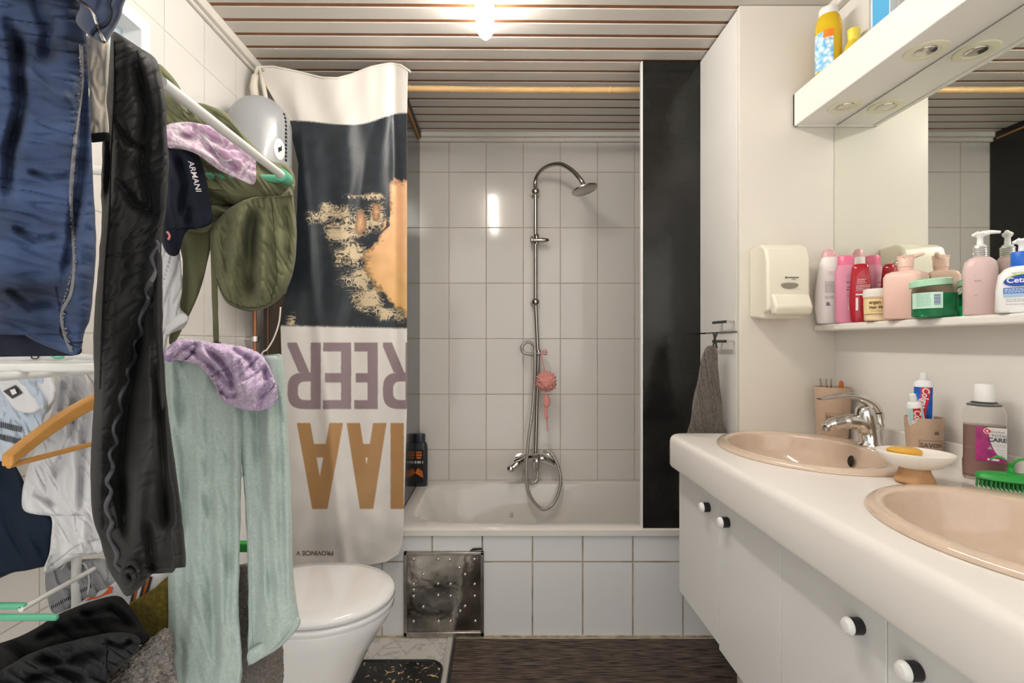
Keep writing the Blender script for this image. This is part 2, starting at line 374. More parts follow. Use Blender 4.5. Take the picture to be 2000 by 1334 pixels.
# bath puff
pf = thing('bath_puff', 'coral pink mesh bath puff hanging from the shower rail', 'bath puff', S(1067, 745, 2.56))
mb = MB(); c = S(1067, 745, 2.56); n1, n2 = 40, 80
vs = []; fs = []
for i in range(n1+1):
    for j in range(n2):
        a = PI*i/n1; b = 2*PI*j/n2; d = Vector((math.sin(a)*math.cos(b), math.sin(a)*math.sin(b), math.cos(a)))
        r = .052*(1+.22*abs(nz(d.x*5, d.y*5, d.z*5))*2-.16+.10*nz(d.x*14, d.y*14, d.z*14)); vs.append(c+d*r)
for i in range(n1):
    for j in range(n2): fs.append((i*n2+j, i*n2+(j+1) % n2, (i+1)*n2+(j+1) % n2, (i+1)*n2+j))
pm = mat('puff_mesh', (.90,.36,.31), .7, sheen=.5, bump=.8, bscale=300, bdist=.004)
mb.add(vs, fs).build('puff_ball', pm, pf, 180)
MB().tube(spline([S(1066,770,2.56), S(1068,784,2.56), S(1066,800,2.56), S(1068,820,2.56), S(1069,842,2.56)], 6), [.012]*4+[.017]*6+[.009]*8+[.004]*7, 10).build('tail', pm, pf, 180)
MB().tube(spline([S(1066,728,2.57), S(1060,705,2.60), S(1058,688,2.63), S(1066,684,2.63), S(1070,694,2.63)], 6), .0035, 8).build('hanging_loop', pm, pf)

# shower gel bottle on tub edge
YG = 2.60
g = thing('shampoo_bottle', 'black and orange mens shower gel bottle on back left corner of tub', 'bottle', P(821, 942, YG))
b0 = P(821, 942, YG); b0.z = .433
def shift(m): return Matrix.Translation(b0) @ m
MB().loft([(0,0,0,.036,.022,3),(0,0,.004,.038,.024,3),(0,0,.19,.038,.024,3),(0,0,.215,.034,.022,3),(0,0,.226,.027,.02,2.5)], 40).tf(Matrix.Translation(b0)).build('body', mat('gel_black', (.03,.035,.045), .3), g)
MB().lathe([(.024,.226),(.026,.228),(.026,.262),(.022,.267)]).tf(Matrix.Translation(b0)).build('cap', mat('gel_cap', (.035,.045,.06), .35), g)
MB().box(b0.x-.024, b0.x+.02, b0.y-.0262, b0.y-.024, b0.z+.02, b0.z+.19).build('label', mat('gel_label', (.012,.01,.01), .3), g)
om = mat('label_orange', (.75,.18,.03), .4)
f = plane_fn((b0.x-.002, b0.y-.0272, b0.z+.165), (1,0,0), (0,0,1))
mb = MB()
for z_, h_, ws in ((.176,.010,(-.011,-.004,.003,.010)), (.162,.011,(-.012,-.006,.000,.006,.012)), (.148,.008,(-.010,-.004,.002,.008))):
    for x_ in ws: mb.box(b0.x-.0045+x_, b0.x+.0002+x_, b0.y-.0276, b0.y-.0270, b0.z+z_-h_/2, b0.z+z_+h_/2)
mb.build('orange_print', om, g)
text('3 IN 1', .017, plane_fn((b0.x-.002, b0.y-.0272, b0.z+.125), (1,0,0), (0,0,1)), .0008).build('white_print', 'white_pl', g)
mb = MB()
for k in range(12):
    a = PI*k/11-PI/2; q = Vector((b0.x+.000, b0.y-.0268, b0.z+.075))
    mb.add([q+Vector((math.cos(a+.08)*.004, 0, math.sin(a+.08)*.004)), q+Vector((math.cos(a)*.018*(1 if k % 2 else .7), 0, math.sin(a)*.03)), q+Vector((math.cos(a-.08)*.004, 0, math.sin(a-.08)*.004)), q-Vector((.004,0,0))], [(0,1,2,3)])
mb.add([(b0.x-.022,b0.y-.0268,b0.z+.07),(b0.x+.018,b0.y-.0268,b0.z+.045),(b0.x+.015,b0.y-.0268,b0.z+.08),(b0.x-.01,b0.y-.0268,b0.z+.095)], [(0,1,2,3)])
mb.build('flame_print', om, g)
c = P(801, 941, 2.58); c.z = .445; mb = MB(); mb.loft([(c.x,c.y,.433,.014,.012),(c.x,c.y,.447,.015,.013),(c.x,c.y,.455,.010,.009)], 20)
tag(mb.build('bottle_cap', 'black'), 'small black cap lying beside the black shower gel bottle', 'cap')

# bamboo pole
bp = MB(); pts = []; rs = []; x = XL+.002
nodes = [800+i*72 for i in range(-6, 12)]
nodes = [(q-VX)*2.1/F for q in (560, 640, 720, 800, 882, 957, 1037, 1111, 1192, 1270, 1350)]
for i in range(260):
    x = -.985+i/259*1.78; d = min(abs(x-q) for q in nodes)
    pts.append((x, 2.1+.004*math.sin(x*3), CAMZ+1.063-.003*math.sin(x*2.5+1))); rs.append(.0125+.0022*math.exp(-(d/.004)**2)-.0012*math.exp(-((d-.009)/.004)**2))
bm_ = mat('bamboo', (.72,.46,.20), .35, var=.12, vscale=14, stretch=(.3,1,1))
tag(bp.tube(pts, rs, 16).build('bamboo_pole', bm_), 'yellow bamboo pole spanning above the bathtub below the ceiling', 'pole')

# tube lamp on the ceiling
lp = thing('ceiling_lamp', 'bright white fluorescent tube lamp mounted on the slatted ceiling', 'ceiling light', (-.047, 1.2, ZC))
MB().box(-.075, -.019, .60, 1.70, ZC-.02, ZC).build('mounting_base', 'white_pl', lp, bevel=.004)
lm = mat('lamp_glow', (1,1,1), .4, emis=LAMP_STRENGTH, ecol=(1,.955,.88))
cz = ZC-.052
MB().lathe([(.02,.60),(.031,.61),(.031,1.66),(.029,1.69)], (-.047, 0, cz), 32, 'y').build('diffuser', lm, lp)
MB().lathe([(.031,1.69),(.030,1.715),(.022,1.74),(.012,1.75),(.009,1.765),(.002,1.768)], (-.047, 0, cz), 32, 'y').build('end_cap', mat('lamp_end', (.9,.9,.9), .1, trans=.7, emis=1.2), lp)

# ------------------------------------------------------------------ tall cabinet
tc_ = thing('tall_cabinet', 'tall white cabinet reaching the ceiling beside the black board', 'cabinet', (.96, 1.84, 0))
MB().box(.80, XR, 1.67, 1.688, 0, ZC-.002).build('side_panel', 'cream_lam', tc_, bevel=.001)
MB().box(.817, XR, 1.70, 1.984, .44, ZC-.004).build('carcass', 'white_lam', tc_)
zs = CAMZ+.037
for z0, z1, zh in ((zs+.003, ZC-.006, CAMZ+.073), (.44, zs-.002, CAMZ+.006)):
    d = MB().box(.80, .816, 1.692, 1.997, z0, z1).build('door', 'white_lam', tc_, bevel=.0015)
    h = MB().tube([(.80,1.705,zh), (.772,1.705,zh)], .004, 10).tube([(.80,1.795,zh), (.772,1.795,zh)], .004, 10)
    h.tube([(.772,1.692,zh), (.772,1.808,zh)], .0055, 12).build('handle', 'chrome', d)

# ------------------------------------------------------------------ right wall: mirror, shelf, pelmet
mr = thing('mirror', 'large wall mirror behind the bottle shelf', 'mirror', (XR, 1.0, CAMZ+.05))
MB().box(XR-.006, XR-.0005, .05, 1.668, CAMZ+.04, CAMZ+.717).build('glass', 'mirror', mr)
for yy in (1.41, .85):
    MB().lathe([(.007,0),(.007,-.004),(.003,-.006)], (XR-.006, yy, CAMZ+.225), 16, 'x').build('fixing_clip', 'chrome', mr)
shz = CAMZ+.061
sf = thing('wall_shelf', 'narrow white shelf full of bottles below the mirror', 'shelf', (1.08, 1.0, shz))
MB().box(1.045, XR-.007, .05, 1.668, shz-.022, shz).build('board', 'pelmet', sf, bevel=.006)
pe = thing('light_pelmet', 'white boxed light pelmet with recessed spotlights above the mirror', 'light pelmet', (1.05, 1.0, CAMZ+.717))
zp0, zp1 = CAMZ+.717, CAMZ+.826
MB().box(.976, .990, .05, 1.668, zp0, zp1).box(.976, XR-.001, 1.656, 1.668, zp0, zp1).box(.99, XR-.001, .05, 1.656, zp0+.004, zp0+.016).box(.99, XR-.001, .05, 1.656, zp1-.014, zp1-.002).build('box', 'pelmet', pe, bevel=.003)
mring = mat('spot_ring', (.78,.74,.56), .4)
for yy in (1.527, 1.237, .947, .657, .367):
    c = (1.052, yy, zp0+.004)
    r = MB().lathe([(.026,.002),(.044,.002),(.046,0),(.044,-.003),(.030,-.004),(.026,.004)], c, 36, cap=False).build('spotlight', mring, pe)
    MB().lathe([(.001,-.006),(.012,-.006),(.022,-.003),(.025,.004),(.026,.01)], c, 28).build('bulb', mat('spot_bulb', (.62,.58,.54), .12, metal=.9) if yy > 1.5 else bpy.data.materials['spot_bulb'], r)

# soap dispenser
sd = thing('soap_dispenser', 'cream plastic wall soap dispenser on the cabinet side', 'dispenser', (.895, 1.67, CAMZ+.20))
poly = [(1.669, CAMZ+.312), (1.60, CAMZ+.315), (1.572, CAMZ+.300), (1.558, CAMZ+.26), (1.555, CAMZ+.12), (1.560, CAMZ+.10), (1.585, CAMZ+.092), (1.59, CAMZ+.076), (1.669, CAMZ+.083)]
MB().prism(poly, lambda a, b: (.832, a, b), lambda a, b: (.966, a, b)).build('housing', 'cream_pl', sd, 30, bevel=.014, seg=4)
lev = [(1.56, CAMZ+.155), (1.545, CAMZ+.15), (1.525, CAMZ+.11), (1.535, CAMZ+.088), (1.56, CAMZ+.086)]
MB().prism(lev, lambda a, b: (.842, a, b), lambda a, b: (.958, a, b)).build('push_lever', 'cream_pl', sd, 30, bevel=.01, seg=4)
fc = 1.5535
mb = MB(); n = 20; vs = [(.90+.027*math.cos(2*PI*i/n), fc, CAMZ+.181+(.013 if math.sin(2*PI*i/n) < 0 else .006)*math.sin(2*PI*i/n)) for i in range(n)]
mb.add(vs, [tuple(range(n))]).build('sight_window', mat('sight', (.26,.23,.17), .3), sd, 0)
mb = MB(); random.seed(3)
for z_, x0_, x1_, h_ in ((.203,.886,.893,.005), (.203,.895,.928,.0028), (.197,.905,.920,.0012)):
    x_ = x0_
    while x_ < x1_-.001: l_ = random.uniform(.002,.004); mb.box(x_, min(x_+l_, x1_), fc-.0002, fc+.0002, CAMZ+z_-h_/2, CAMZ+z_+h_/2); x_ += l_+.0006
mb.build('brand_print', 'black', sd)

# ------------------------------------------------------------------ vanity
CT = .872
vlab = ['white wall hung vanity unit at far end, next to the bathtub', 'white wall hung vanity unit in the middle with two black and white knobs', 'white wall hung vanity unit nearest the camera']
for u, (ya, yb, yc) in enumerate(((1.668, 1.366, 1.065), (1.065, .774, .475), (.475, .18, -.12))):
    v = thing('vanity_cabinet', vlab[u], 'cabinet', (.85, (ya+yc)/2, .345))
    MB().box(.616, XR-.002, yc+.001, ya-.001, .345, .735).build('carcass', 'door_lam', v)
    for k, (a, b) in enumerate(((ya, yb), (yb, yc))):
        zb = .349 if (u == 0 and k == 0) else .337
        d = MB().box(.598, .615, b+.0012, a-.0012, zb, .7665).build('door', 'door_lam', v, bevel=.0012)
        ky = (yb+.064) if k == 0 else (yb-.056)
        if u: ky = (yb+.056) if k == 0 else (yb-.058)
        c = (.598, ky, .702)
        MB().lathe([(.0125,0),(.0135,-.002),(.0135,-.018),(.012,-.019)], c, 28, 'x').build('knob', 'black', d)
        MB().lathe([(.0138,-.018),(.0138,-.022),(.010,-.027),(.002,-.0285)], c, 28, 'x').build('knob_cap', 'white_pl', d)
# countertop with sink cut outs
SK = [(.853, 1.383, .226, .268), (.853, .762, .226, .268)]
bm = bmesh.new()
def loop(pts, z):
    vs = [bm.verts.new((a, b, z)) for a, b in pts]; return [bm.edges.new((vs[i], vs[(i+1) % len(vs)])) for i in range(len(vs))], vs
cr = .035
outer = [(XR-.012, -.15), (.574, -.15)]+[(.574, y) for y in (.3, .8, 1.2)]+[(.574+cr*(1-math.cos(a))*1.0, 1.668-.0-cr+cr*math.sin(a)-.012) for a in [PI/2*i/6 for i in range(7)]]+[(XR-.012, 1.656)]
es, ov = loop(outer, CT)
for (sx, sy, ra, rb) in SK:
    e2, iv = loop([(sx+(ra-.014)*math.cos(2*PI*i/72), sy+(rb-.014)*math.sin(2*PI*i/72)) for i in range(72)], CT); es += e2
    low = [bm.verts.new((v.co.x, v.co.y, CT-.04)) for v in iv]
    for i in range(72): bm.faces.new((iv[i], iv[(i+1) % 72], low[(i+1) % 72], low[i]))
bmesh.ops.triangle_fill(bm, use_beauty=True, edges=es)
prof = [(0, 0), (.008, -.0015), (.0145, -.006), (.0185, -.013), (.020, -.022), (.020, -.094), (.017, -.101), (.010, -.104), (-.03, -.104)]
prev = ov[1:-1]
cen = None
nrm = []
o2 = outer[1:-1]
for i in range(len(o2)):
    a = Vector(o2[max(i-1, 0)]); b = Vector(o2[min(i+1, len(o2)-1)]); t = (b-a).normalized(); nrm.append(Vector((-t.y, t.x)))
rows = [prev]
o3 = o2+[(XR-.012, 1.656)]; nrm.append(Vector((0, 1))); nrm[-2] = Vector((0, 1)) if len(nrm) > 1 else nrm[-2]
rows = [ov[1:]]
for off, dz in prof[1:]:
    rows.append([bm.verts.new((p[0]+q.x*off*(1 if q.y < .99 else .6), p[1]+q.y*off*(1 if q.y < .99 else .6), CT+dz)) for p, q in zip(o3, nrm)])
for ra_, rb_ in zip(rows, rows[1:]):
    for i in range(len(ra_)-1): bm.faces.new((ra_[i], ra_[i+1], rb_[i+1], rb_[i]))
bmesh.ops.recalc_face_normals(bm, faces=bm.faces)
me = bpy.data.meshes.new('worktop'); bm.to_mesh(me); bm.free()
me.polygons.foreach_set('use_smooth', [True]*len(me.polygons)); me.set_sharp_from_angle(angle=math.radians(40))
ctt = thing('countertop', 'long white vanity worktop with rounded edge and two beige basins', 'countertop', (.85, .8, CT-.1))
me.materials.append(M['counter']); me.transform(Matrix.Translation(-ctt.location)); o = bpy.data.objects.new('worktop', me); COL.objects.link(o); o.parent = ctt
MB().box(XR-.016, XR-.001, -.15, 1.668, CT-.02, CAMZ-.243).build('upstand', 'counter', ctt, bevel=.004)
slab = ['beige oval washbasin at far end of the worktop, under the tap', 'beige oval washbasin nearest the camera, beside the green brush']
for i, (sx, sy, ra, rb) in enumerate(SK):
    s = thing('washbasin', slab[i], 'washbasin', (sx, sy, CT), 'beige basins set in the worktop')
    ix = sx-.025
    R = [(sx, sy, CT-.002, ra-.006, rb-.006), (sx, sy, CT+.001, ra, rb), (sx, sy, CT+.006, ra-.001, rb-.001), (sx, sy, CT+.011, ra-.008, rb-.008), (sx, sy, CT+.013, ra-.02, rb-.02),
         (ix+.003, sy, CT+.0115, ra-.052, rb-.038), (ix, sy, CT+.009, ra-.057, rb-.042), (ix, sy, CT+.004, ra-.059, rb-.044), (ix, sy, CT-.02, ra-.063, rb-.049), (ix, sy, CT-.055, ra-.074, rb-.062),
         (ix+.004, sy, CT-.09, ra-.10, rb-.095), (ix+.012, sy, CT-.12, ra-.14, rb-.15), (ix+.015, sy, CT-.132, .02, .02), (ix+.015, sy, CT-.133, .004, .004)]
    MB().loft(R, 80, cap0=False).build('basin', 'beige_cer', s, 60)
    ox = ix+(ra-.078)
    MB().lathe([(.002,-.004),(.007,-.004),(.009,-.001),(.010,.002)], (0,0,0), 20, 'x').tf(Matrix.Translation((ox+.001, sy+.012, CT-.030)) @ Matrix.Scale(1.7, 4, (0,0,1)) @ Matrix.Rotation(.25, 4, 'Y')).build('overflow_hole', 'hole', s)
    MB().lathe([(.022,-.131),(.02,-.1275),(.001,-.127)], (ix+.015, sy, CT), 24).build('drain', 'chrome', s)
# tap
tp = thing('faucet', 'chrome single lever mixer tap on the far beige basin', 'faucet', (1.035, 1.40, CT+.012))
bx, by, bz = 1.035, 1.40, CT+.012
mb = MB().loft([(bx,by,bz,.031,.031),(bx,by,bz+.005,.031,.031),(bx,by,bz+.009,.027,.027),(bx-.004,by,bz+.04,.026,.026),(bx-.012,by,bz+.085,.026,.026),(bx-.014,by,bz+.103,.023,.023),(bx-.015,by,bz+.110,.015,.015)], 36)
mb.tube(spline([(bx-.004,by,bz+.045), (bx-.035,by,bz+.064), (bx-.075,by,bz+.067), (bx-.112,by,bz+.058), (bx-.124,by,bz+.050)], 6), [.024]*6+[.021]*6+[.0175]*6+[.014]*7, 20)
mb.build('tap_body', 'chrome', tp, 50)
lv = MB(); pts = spline([(bx+.016,by,bz+.062), (bx+.014,by,bz+.096), (bx-.012,by,bz+.126), (bx-.065,by,bz+.140), (bx-.142,by,bz+.130)], 8)
vs = []; fs = []; n = 16
for i, p in enumerate(pts):
    t = i/(len(pts)-1); wy = .026*(1-.5*t); hz = .017*(1-t)**.7*(1 if t > .2 else .5+2.5*t)+.0022
    tg = (pts[min(i+1, len(pts)-1)]-pts[max(i-1, 0)]).normalized(); up = Vector((-tg.z, 0, tg.x)); up = up if up.z > 0 or i < 8 else -up
    for k in range(n):
        a = 2*PI*k/n; vs.append(p+Vector((0, wy*math.cos(a), 0))+up*hz*math.sin(a))
for j in range(len(pts)-1):
    for k in range(n): fs.append((j*n+k, j*n+(k+1) % n, (j+1)*n+(k+1) % n, (j+1)*n+k))
fs += [tuple(range(n)), tuple((len(pts)-1)*n+k for k in range(n))]
lv.add(vs, fs).build('lever', 'chrome', tp, 60)
MB().lathe([(.010,0),(.010,-.01),(.008,-.012)], (bx-.122, by, bz+.052), 16).build('aerator', 'steel_br', tp)
MB().tube([(bx+.03,by,bz-.0), (bx+.034,by,bz+.05)], .003).tube([(bx+.034,by,bz+.05),(bx+.034,by,bz+.062)], .006).build('plug_rod', 'chrome', tp)

# ------------------------------------------------------------------ bottles and toiletries
def RZ(x, y, z, deg): return Matrix.Translation((x, y, z)) @ Matrix.Rotation(math.radians(deg), 4, 'Z')
def wrapfn(T, rx, ry, z0, x0=0):
    # lettering laid on the camera side of an upright rounded body
    def f(x, y):
        a = (x+x0)/rx; a = max(-1.35, min(1.35, a)); return T @ Vector((rx*math.sin(a), -ry*math.cos(a)-.0006, z0+y))
    return f
def flatfn(T, ry, z0, x0=0): return lambda x, y: T @ Vector((x+x0, -ry-.0006, z0+y))
def label_patch(T, rx, ry, z0, z1, a0, a1, n=24, off=.0004):
    vs = []; fs = []
    for i in range(n+1):
        a = a0+(a1-a0)*i/n
        for z in (z0, z1): vs.append(T @ Vector(((rx+off)*math.sin(a), -(ry+off)*math.cos(a), z)))
    for i in range(n): fs.append((2*i, 2*i+2, 2*i+3, 2*i+1))
    return MB().add(vs, fs)
def lines(T, fnf, rows, m, parent, name='small_print', hgt=.0012):
    # rows of tiny illegible print on a label
    mb = MB()
    for (z, xa, xb) in rows:
        x = xa
        while x < xb-.002:
            l = random.uniform(.002, .006); l = min(l, xb-x); f = fnf
            q = [f(x, z-hgt/2), f(x+l, z-hgt/2), f(x+l, z+hgt/2), f(x, z+hgt/2)]; mb.add(q, [(0,1,2,3)]); x += l+.0012
    return mb.build(name, m, parent, 0)
M['ink'] = mat('ink', (.05,.05,.06), .5); M['ink_grey'] = mat('grey_ink', (.32,.31,.33), .5); M['ink_white'] = mat('white_ink', (.85,.80,.82), .5); M['ink_gold'] = mat('brown_ink', (.20,.10,.04), .5)
# white shampoo with pale pink cap
T = RZ(1.066, 1.622, shz, -26); t = thing('shampoo_bottle', 'white shampoo bottle with pink cap, first on the shelf beside the soap dispenser', 'bottle', T.translation)
MB().loft([(0,0,.001,.030,.018,2.4),(0,0,.006,.033,.021,2.4),(0,0,.05,.040,.024,2.4),(0,0,.10,.039,.024,2.4),(0,0,.16,.033,.022,2.3),(0,0,.20,.025,.018,2.2),(0,0,.215,.021,.016,2.2)], 40).tf(T).build('body', mat('pearl_white', (.84,.80,.79), .25), t, 60)
MB().loft([(0,0,.215,.021,.016,2.2),(0,0,.23,.019,.014,2.2),(0,0,.24,.013,.010,2),(0,0,.243,.005,.004,2)], 32).tf(T).build('cap', mat('pale_pink_cap', (.82,.45,.48), .3, trans=.2), t, 60)
fn = flatfn(T, .0255, .0); lines(T, fn, [(.165-.0065*k, -.006+.001*(k % 3), .03) for k in range(2)]+[(.135-.0034*k, -.014, .026) for k in range(11)]+[(.088-.0034*k, -.014, .026) for k in range(3)], 'ink_grey', t)
lines(T, fn, [(.068,-.01,.0),(.064,-.01,.0),(.06,-.01,.0)], 'ink', t, hgt=.003)
# pink bottle
T = RZ(1.072, 1.552, shz, -32); t = thing('shampoo_bottle', 'tall pink shampoo bottle between the white bottle and the red one', 'bottle', T.translation)
MB().loft([(0,0,.001,.027,.019,3),(0,0,.005,.029,.021,3),(0,0,.10,.029,.021,3),(0,0,.155,.029,.021,3),(0,0,.178,.024,.019,2.6)], 40).tf(T).build('body', mat('pink_body', (.70,.27,.39), .3), t, 60)
MB().loft([(0,0,.178,.022,.018,2.4),(0,0,.205,.022,.018,2.4),(0,0,.208,.020,.016,2.4)], 32).tf(T).build('cap', mat('pink_cap', (.74,.16,.28), .3), t)
fn = flatfn(T, .0212, 0); lines(T, fn, [(.15-.005*k, .001, .021) for k in range(5)]+[(.09-.004*k, .001, .021) for k in range(4)], 'ink_grey', t)
lines(T, fn, [(.124,.001,.02),(.11,.002,.02),(.102,.001,.02)], 'ink', t, hgt=.003)
MB().add([fn(.006,.04), fn(.019,.04), fn(.019,.075), fn(.006,.075)], [(0,1,2,3)]).build('barcode_label', 'ink_white', t, 0)
# red bottle
T = RZ(1.070, 1.487, shz, -30); t = thing('shampoo_bottle', 'short deep red shampoo bottle standing in front of the tall pink bottle', 'bottle', T.translation)
MB().loft([(0,0,.001,.022,.016,3),(0,0,.005,.025,.018,3),(0,0,.06,.028,.020,3),(0,0,.11,.026,.019,2.8),(0,0,.118,.025,.0185,2.8)], 40).tf(T).build('body', mat('red_body', (.42,.005,.02), .2, coat=.4), t, 60)
MB().loft([(0,0,.118,.0255,.019,2.8),(0,0,.16,.022,.016,2.8),(0,0,.170,.019,.013,2.6),(0,0,.173,.014,.010,2.4)], 40).tf(T).build('cap', mat('red_cap', (.40,.005,.02), .12, coat=.5), t, 50)
fn = flatfn(T, .0204, 0); lines(T, fn, [(.125-.005*k, -.008-.001*k, .012+.001*k) for k in range(3)]+[(.108-.0045*k, -.012, .022) for k in range(4)], 'ink_white', t)
MB().add([fn(-.013,.079), fn(.022,.079), fn(.022,.083), fn(-.013,.083)], [(0,1,2,3)]).build('label_band', 'ink_white', t, 0)
MB().add([fn(-.013,.035), fn(-.007,.035), fn(-.007,.072), fn(-.013,.072)], [(0,1,2,3)]).build('barcode_label', 'ink_white', t, 0)
# argan jar
T = RZ(1.066, 1.412, shz, -36); t = thing('cosmetic_jar', 'cream coloured hair mask jar with white lid in front of the red bottle', 'jar', T.translation)
MB().lathe([(.029,.001),(.032,.004),(.0335,.05),(.0335,.068)], n=40).tf(T).build('body', mat('cream_jar', (.85,.66,.40), .35), t)
MB().lathe([(.0348,.068),(.0352,.07),(.0345,.088),(.032,.0905)], n=40).tf(T).build('lid', mat('jar_lid', (.84,.80,.75), .4), t)
label_patch(T, .0338, .0338, .020, .064, -1.25, 1.25).build('label', mat('label_straw', (.80,.64,.34), .45), t)
mb = merge(text('argan oil', .0125, wrapfn(T, .0346, .0346, .052), .0004), text('Hair Mask', .0105, wrapfn(T, .0346, .0346, .038), .0004))
mb.build('lettering', 'ink_gold', t, 0)
fn = wrapfn(T, .0346, .0346, 0); lines(T, fn, [(.030,-.02,.018),(.027,-.016,.014),(.0452,-.004,.014),(.014,-.008,.008)], 'ink_gold', t, hgt=.0006)
mb = label_patch(T, .0342, .0342, .0195, .0204, -1.2, 1.2); mb2 = label_patch(T, .0342, .0342, .0632, .0641, -1.2, 1.2); merge(mb, mb2).build('label_border', 'ink_gold', t, 0)
# peach pump bottle
T = RZ(1.068, 1.318, shz, -62); t = thing('pump_bottle', 'peach square bottle with matching peach pump behind the green gel jar', 'bottle', T.translation)
pch = mat('peach_plastic', (.80,.54,.46), .35)
MB().loft([(0,0,.001,.038,.030,6),(0,0,.006,.042,.034,6),(0,0,.112,.042,.034,6),(0,0,.122,.038,.030,5),(0,0,.127,.028,.022,4)], 56).tf(T).build('body', pch, t, 60)
MB().lathe([(.0150,.126),(.0150,.137),(.0165,.138),(.0165,.160),(.015,.162)], n=32).tf(T).build('collar', pch, t)
m2 = Matrix.Translation((1.068, 1.318, shz)); MB().add([(-.014,-.012,.158),(.014,-.012,.158),(.014,.012,.158),(-.014,.012,.158),(-.015,-.012,.168),(.014,-.012,.170),(.014,.012,.170),(-.015,.012,.168)], [(0,1,2,3),(4,5,6,7),(0,1,5,4),(1,2,6,5),(2,3,7,6),(3,0,4,7)]).tube([(.006,0,.162),(.026,-.018,.170),(.031,-.022,.171)], [.007,.005,.0035], 10).tf(m2).build('pump_head', pch, t, bevel=.002)
# green jar
T = RZ(1.058, 1.222, shz, -40); t = thing('gel_jar', 'clear tub of green hair gel with pale green lid', 'jar', T.translation)
glass = mat('clear_plastic', (.92,.97,.93), .06, trans=1, ior=1.2)
MB().loft([(0,0,.001,.038,.036),(0,0,.005,.0425,.041),(0,0,.068,.0425,.041),(0,0,.076,.038,.037)], 48).tf(T).build('body', glass, t, 50)
MB().loft([(0,0,.004,.036,.035),(0,0,.007,.0405,.039),(0,0,.050,.0405,.039),(.006,.0,.0585,.0395,.038),(.006,0,.059,.01,.01)], 48).tf(T).build('gel', mat('green_gel', (.02,.50,.20), .15, trans=.55, var=.25, vscale=60, bump=.5, bscale=90), t, 60)
T2 = T @ Matrix.Rotation(math.radians(-4), 4, 'Y')
MB().lathe([(.040,.076),(.0415,.077),(.0415,.091),(.039,.0935)], n=48).tf(T2).build('lid', mat('mint_lid', (.42,.72,.50), .35), t)
label_patch(T, .0432, .0418, .022, .060, -1.15, .38).build('label', mat('mint_label', (.55,.80,.66), .45), t)
fn = wrapfn(T, .0440, .0426, 0); lines(T, fn, [(.056-.0035*k, -.036, -.006) for k in range(9)], mat('green_ink', (.12,.38,.26), .5), t, hgt=.0009)
mb = MB()
for k in range(9): mb.add([fn(.0, .030+k*.0028), fn(.012, .030+k*.0028), fn(.012, .0312+k*.0028+(k % 3)*.0004), fn(.0, .0312+k*.0028+(k % 3)*.0004)], [(0,1,2,3)])
mb.build('barcode', mat('violet_ink', (.16,.14,.35), .5), t, 0)
# pink pump lotion
T = RZ(1.083, 1.130, shz, -41); t = thing('pump_bottle', 'dusty pink lotion bottle with silver collar and white pump', 'bottle', T.translation)
MB().loft([(0,0,.001,.026,.018,3),(0,0,.005,.0295,.021,3),(0,0,.105,.0295,.021,3),(0,0,.122,.026,.019,2.6),(0,0,.130,.018,.015,2.2),(0,0,.132,.013,.013,2)], 48).tf(T).build('body', mat('dusty_pink', (.68,.50,.48), .35), t, 60)
prof = [(.0125,.131)]+[(.0135-.0012*(k % 2), .133+.0024*k) for k in range(9)]+[(.0125,.155)]
MB().lathe(prof, n=32).tf(T).build('collar', mat('silver_collar', (.66,.66,.67), .25, metal=.7), t)
def pump(T, z, par, m='white_pl', s=1.0, dx=.033):
    MB().lathe([(.010,z),(.010,z+.005),(.006,z+.007),(.005,z+.022),(.0085,z+.026),(.010,z+.031),(.006,z+.035)], n=28).tube([(.004,0,z+.030),(.018,0,z+.0325),(dx,0,z+.030)], [.007,.0045,.003], 12).tube([(-.002,0,z+.031),(-.0135,0,z+.028)], [.007,.003], 12).tf(T).build('pump_head', m, par, 60)
pump(T, .154, t)
fn = wrapfn(T, .0300, .0216, 0)
text('LOTION', .0062, wrapfn(T, .0300, .0216, .077, -.011)).build('lettering', mat('mauve_ink', (.35,.17,.17), .5), t, 0)
lines(T, fn, [(.090,-.026,-.008),(.050,-.026,-.014),(.046,-.026,-.006),(.042,-.026,-.012)], M['mauve'] if 'mauve' in M else bpy.data.materials['mauve_ink'], t)
# cetaphil pump
T = RZ(1.073, 1.030, shz, -43); t = thing('pump_bottle', 'white lotion bottle with blue cap and blue oval logo at the near end of shelf', 'bottle', T.translation)
MB().loft([(0,0,.001,.036,.021,3.4),(0,0,.005,.040,.023,3.4),(0,0,.05,.039,.023,3.4),(0,0,.080,.035,.022,3),(0,0,.092,.026,.019,2.5),(0,0,.097,.016,.016,2)], 48).tf(T).build('body', mat('lotion_white', (.83,.83,.83), .3), t, 60)
MB().lathe([(.0165,.096),(.0172,.098),(.0168,.124),(.0155,.126)], n=36).tf(T).build('cap', mat('blue_cap', (.02,.14,.62), .35), t)
pump(T, .118, t)
fn = flatfn(T, .0236, 0)
def oval(fn, cx, cz, a, b, tilt=0, n=40):
    ps = []
    for i in range(n):
        g = 2*PI*i/n; x, y = a*math.cos(g), b*math.sin(g); ps.append(fn(cx+x*math.cos(tilt)-y*math.sin(tilt), cz+x*math.sin(tilt)+y*math.cos(tilt)))
    return MB().add(ps, [tuple(range(n))])
blue = mat('logo_blue', (.01,.06,.38), .4)
oval(flatfn(T, .0238, 0), .004, .068, .031, .0135, .12).build('logo_backing', mat('logo_lime', (.50,.75,.06), .4), t, 0)
oval(flatfn(T, .0243, 0), .002, .0665, .030, .0118, .12).build('logo_oval', blue, t, 0)
text('Cetaphil', .0150, flatfn(T, .0249, .0665, .002), .0003).build('logo_lettering', 'ink_white', t, 0)
MB().add([fn(-.028,.040), fn(.032,.040), fn(.032,.052), fn(-.028,.052)], [(0,1,2,3)]).build('label_band', mat('band_blue', (.03,.18,.50), .4), t, 0)
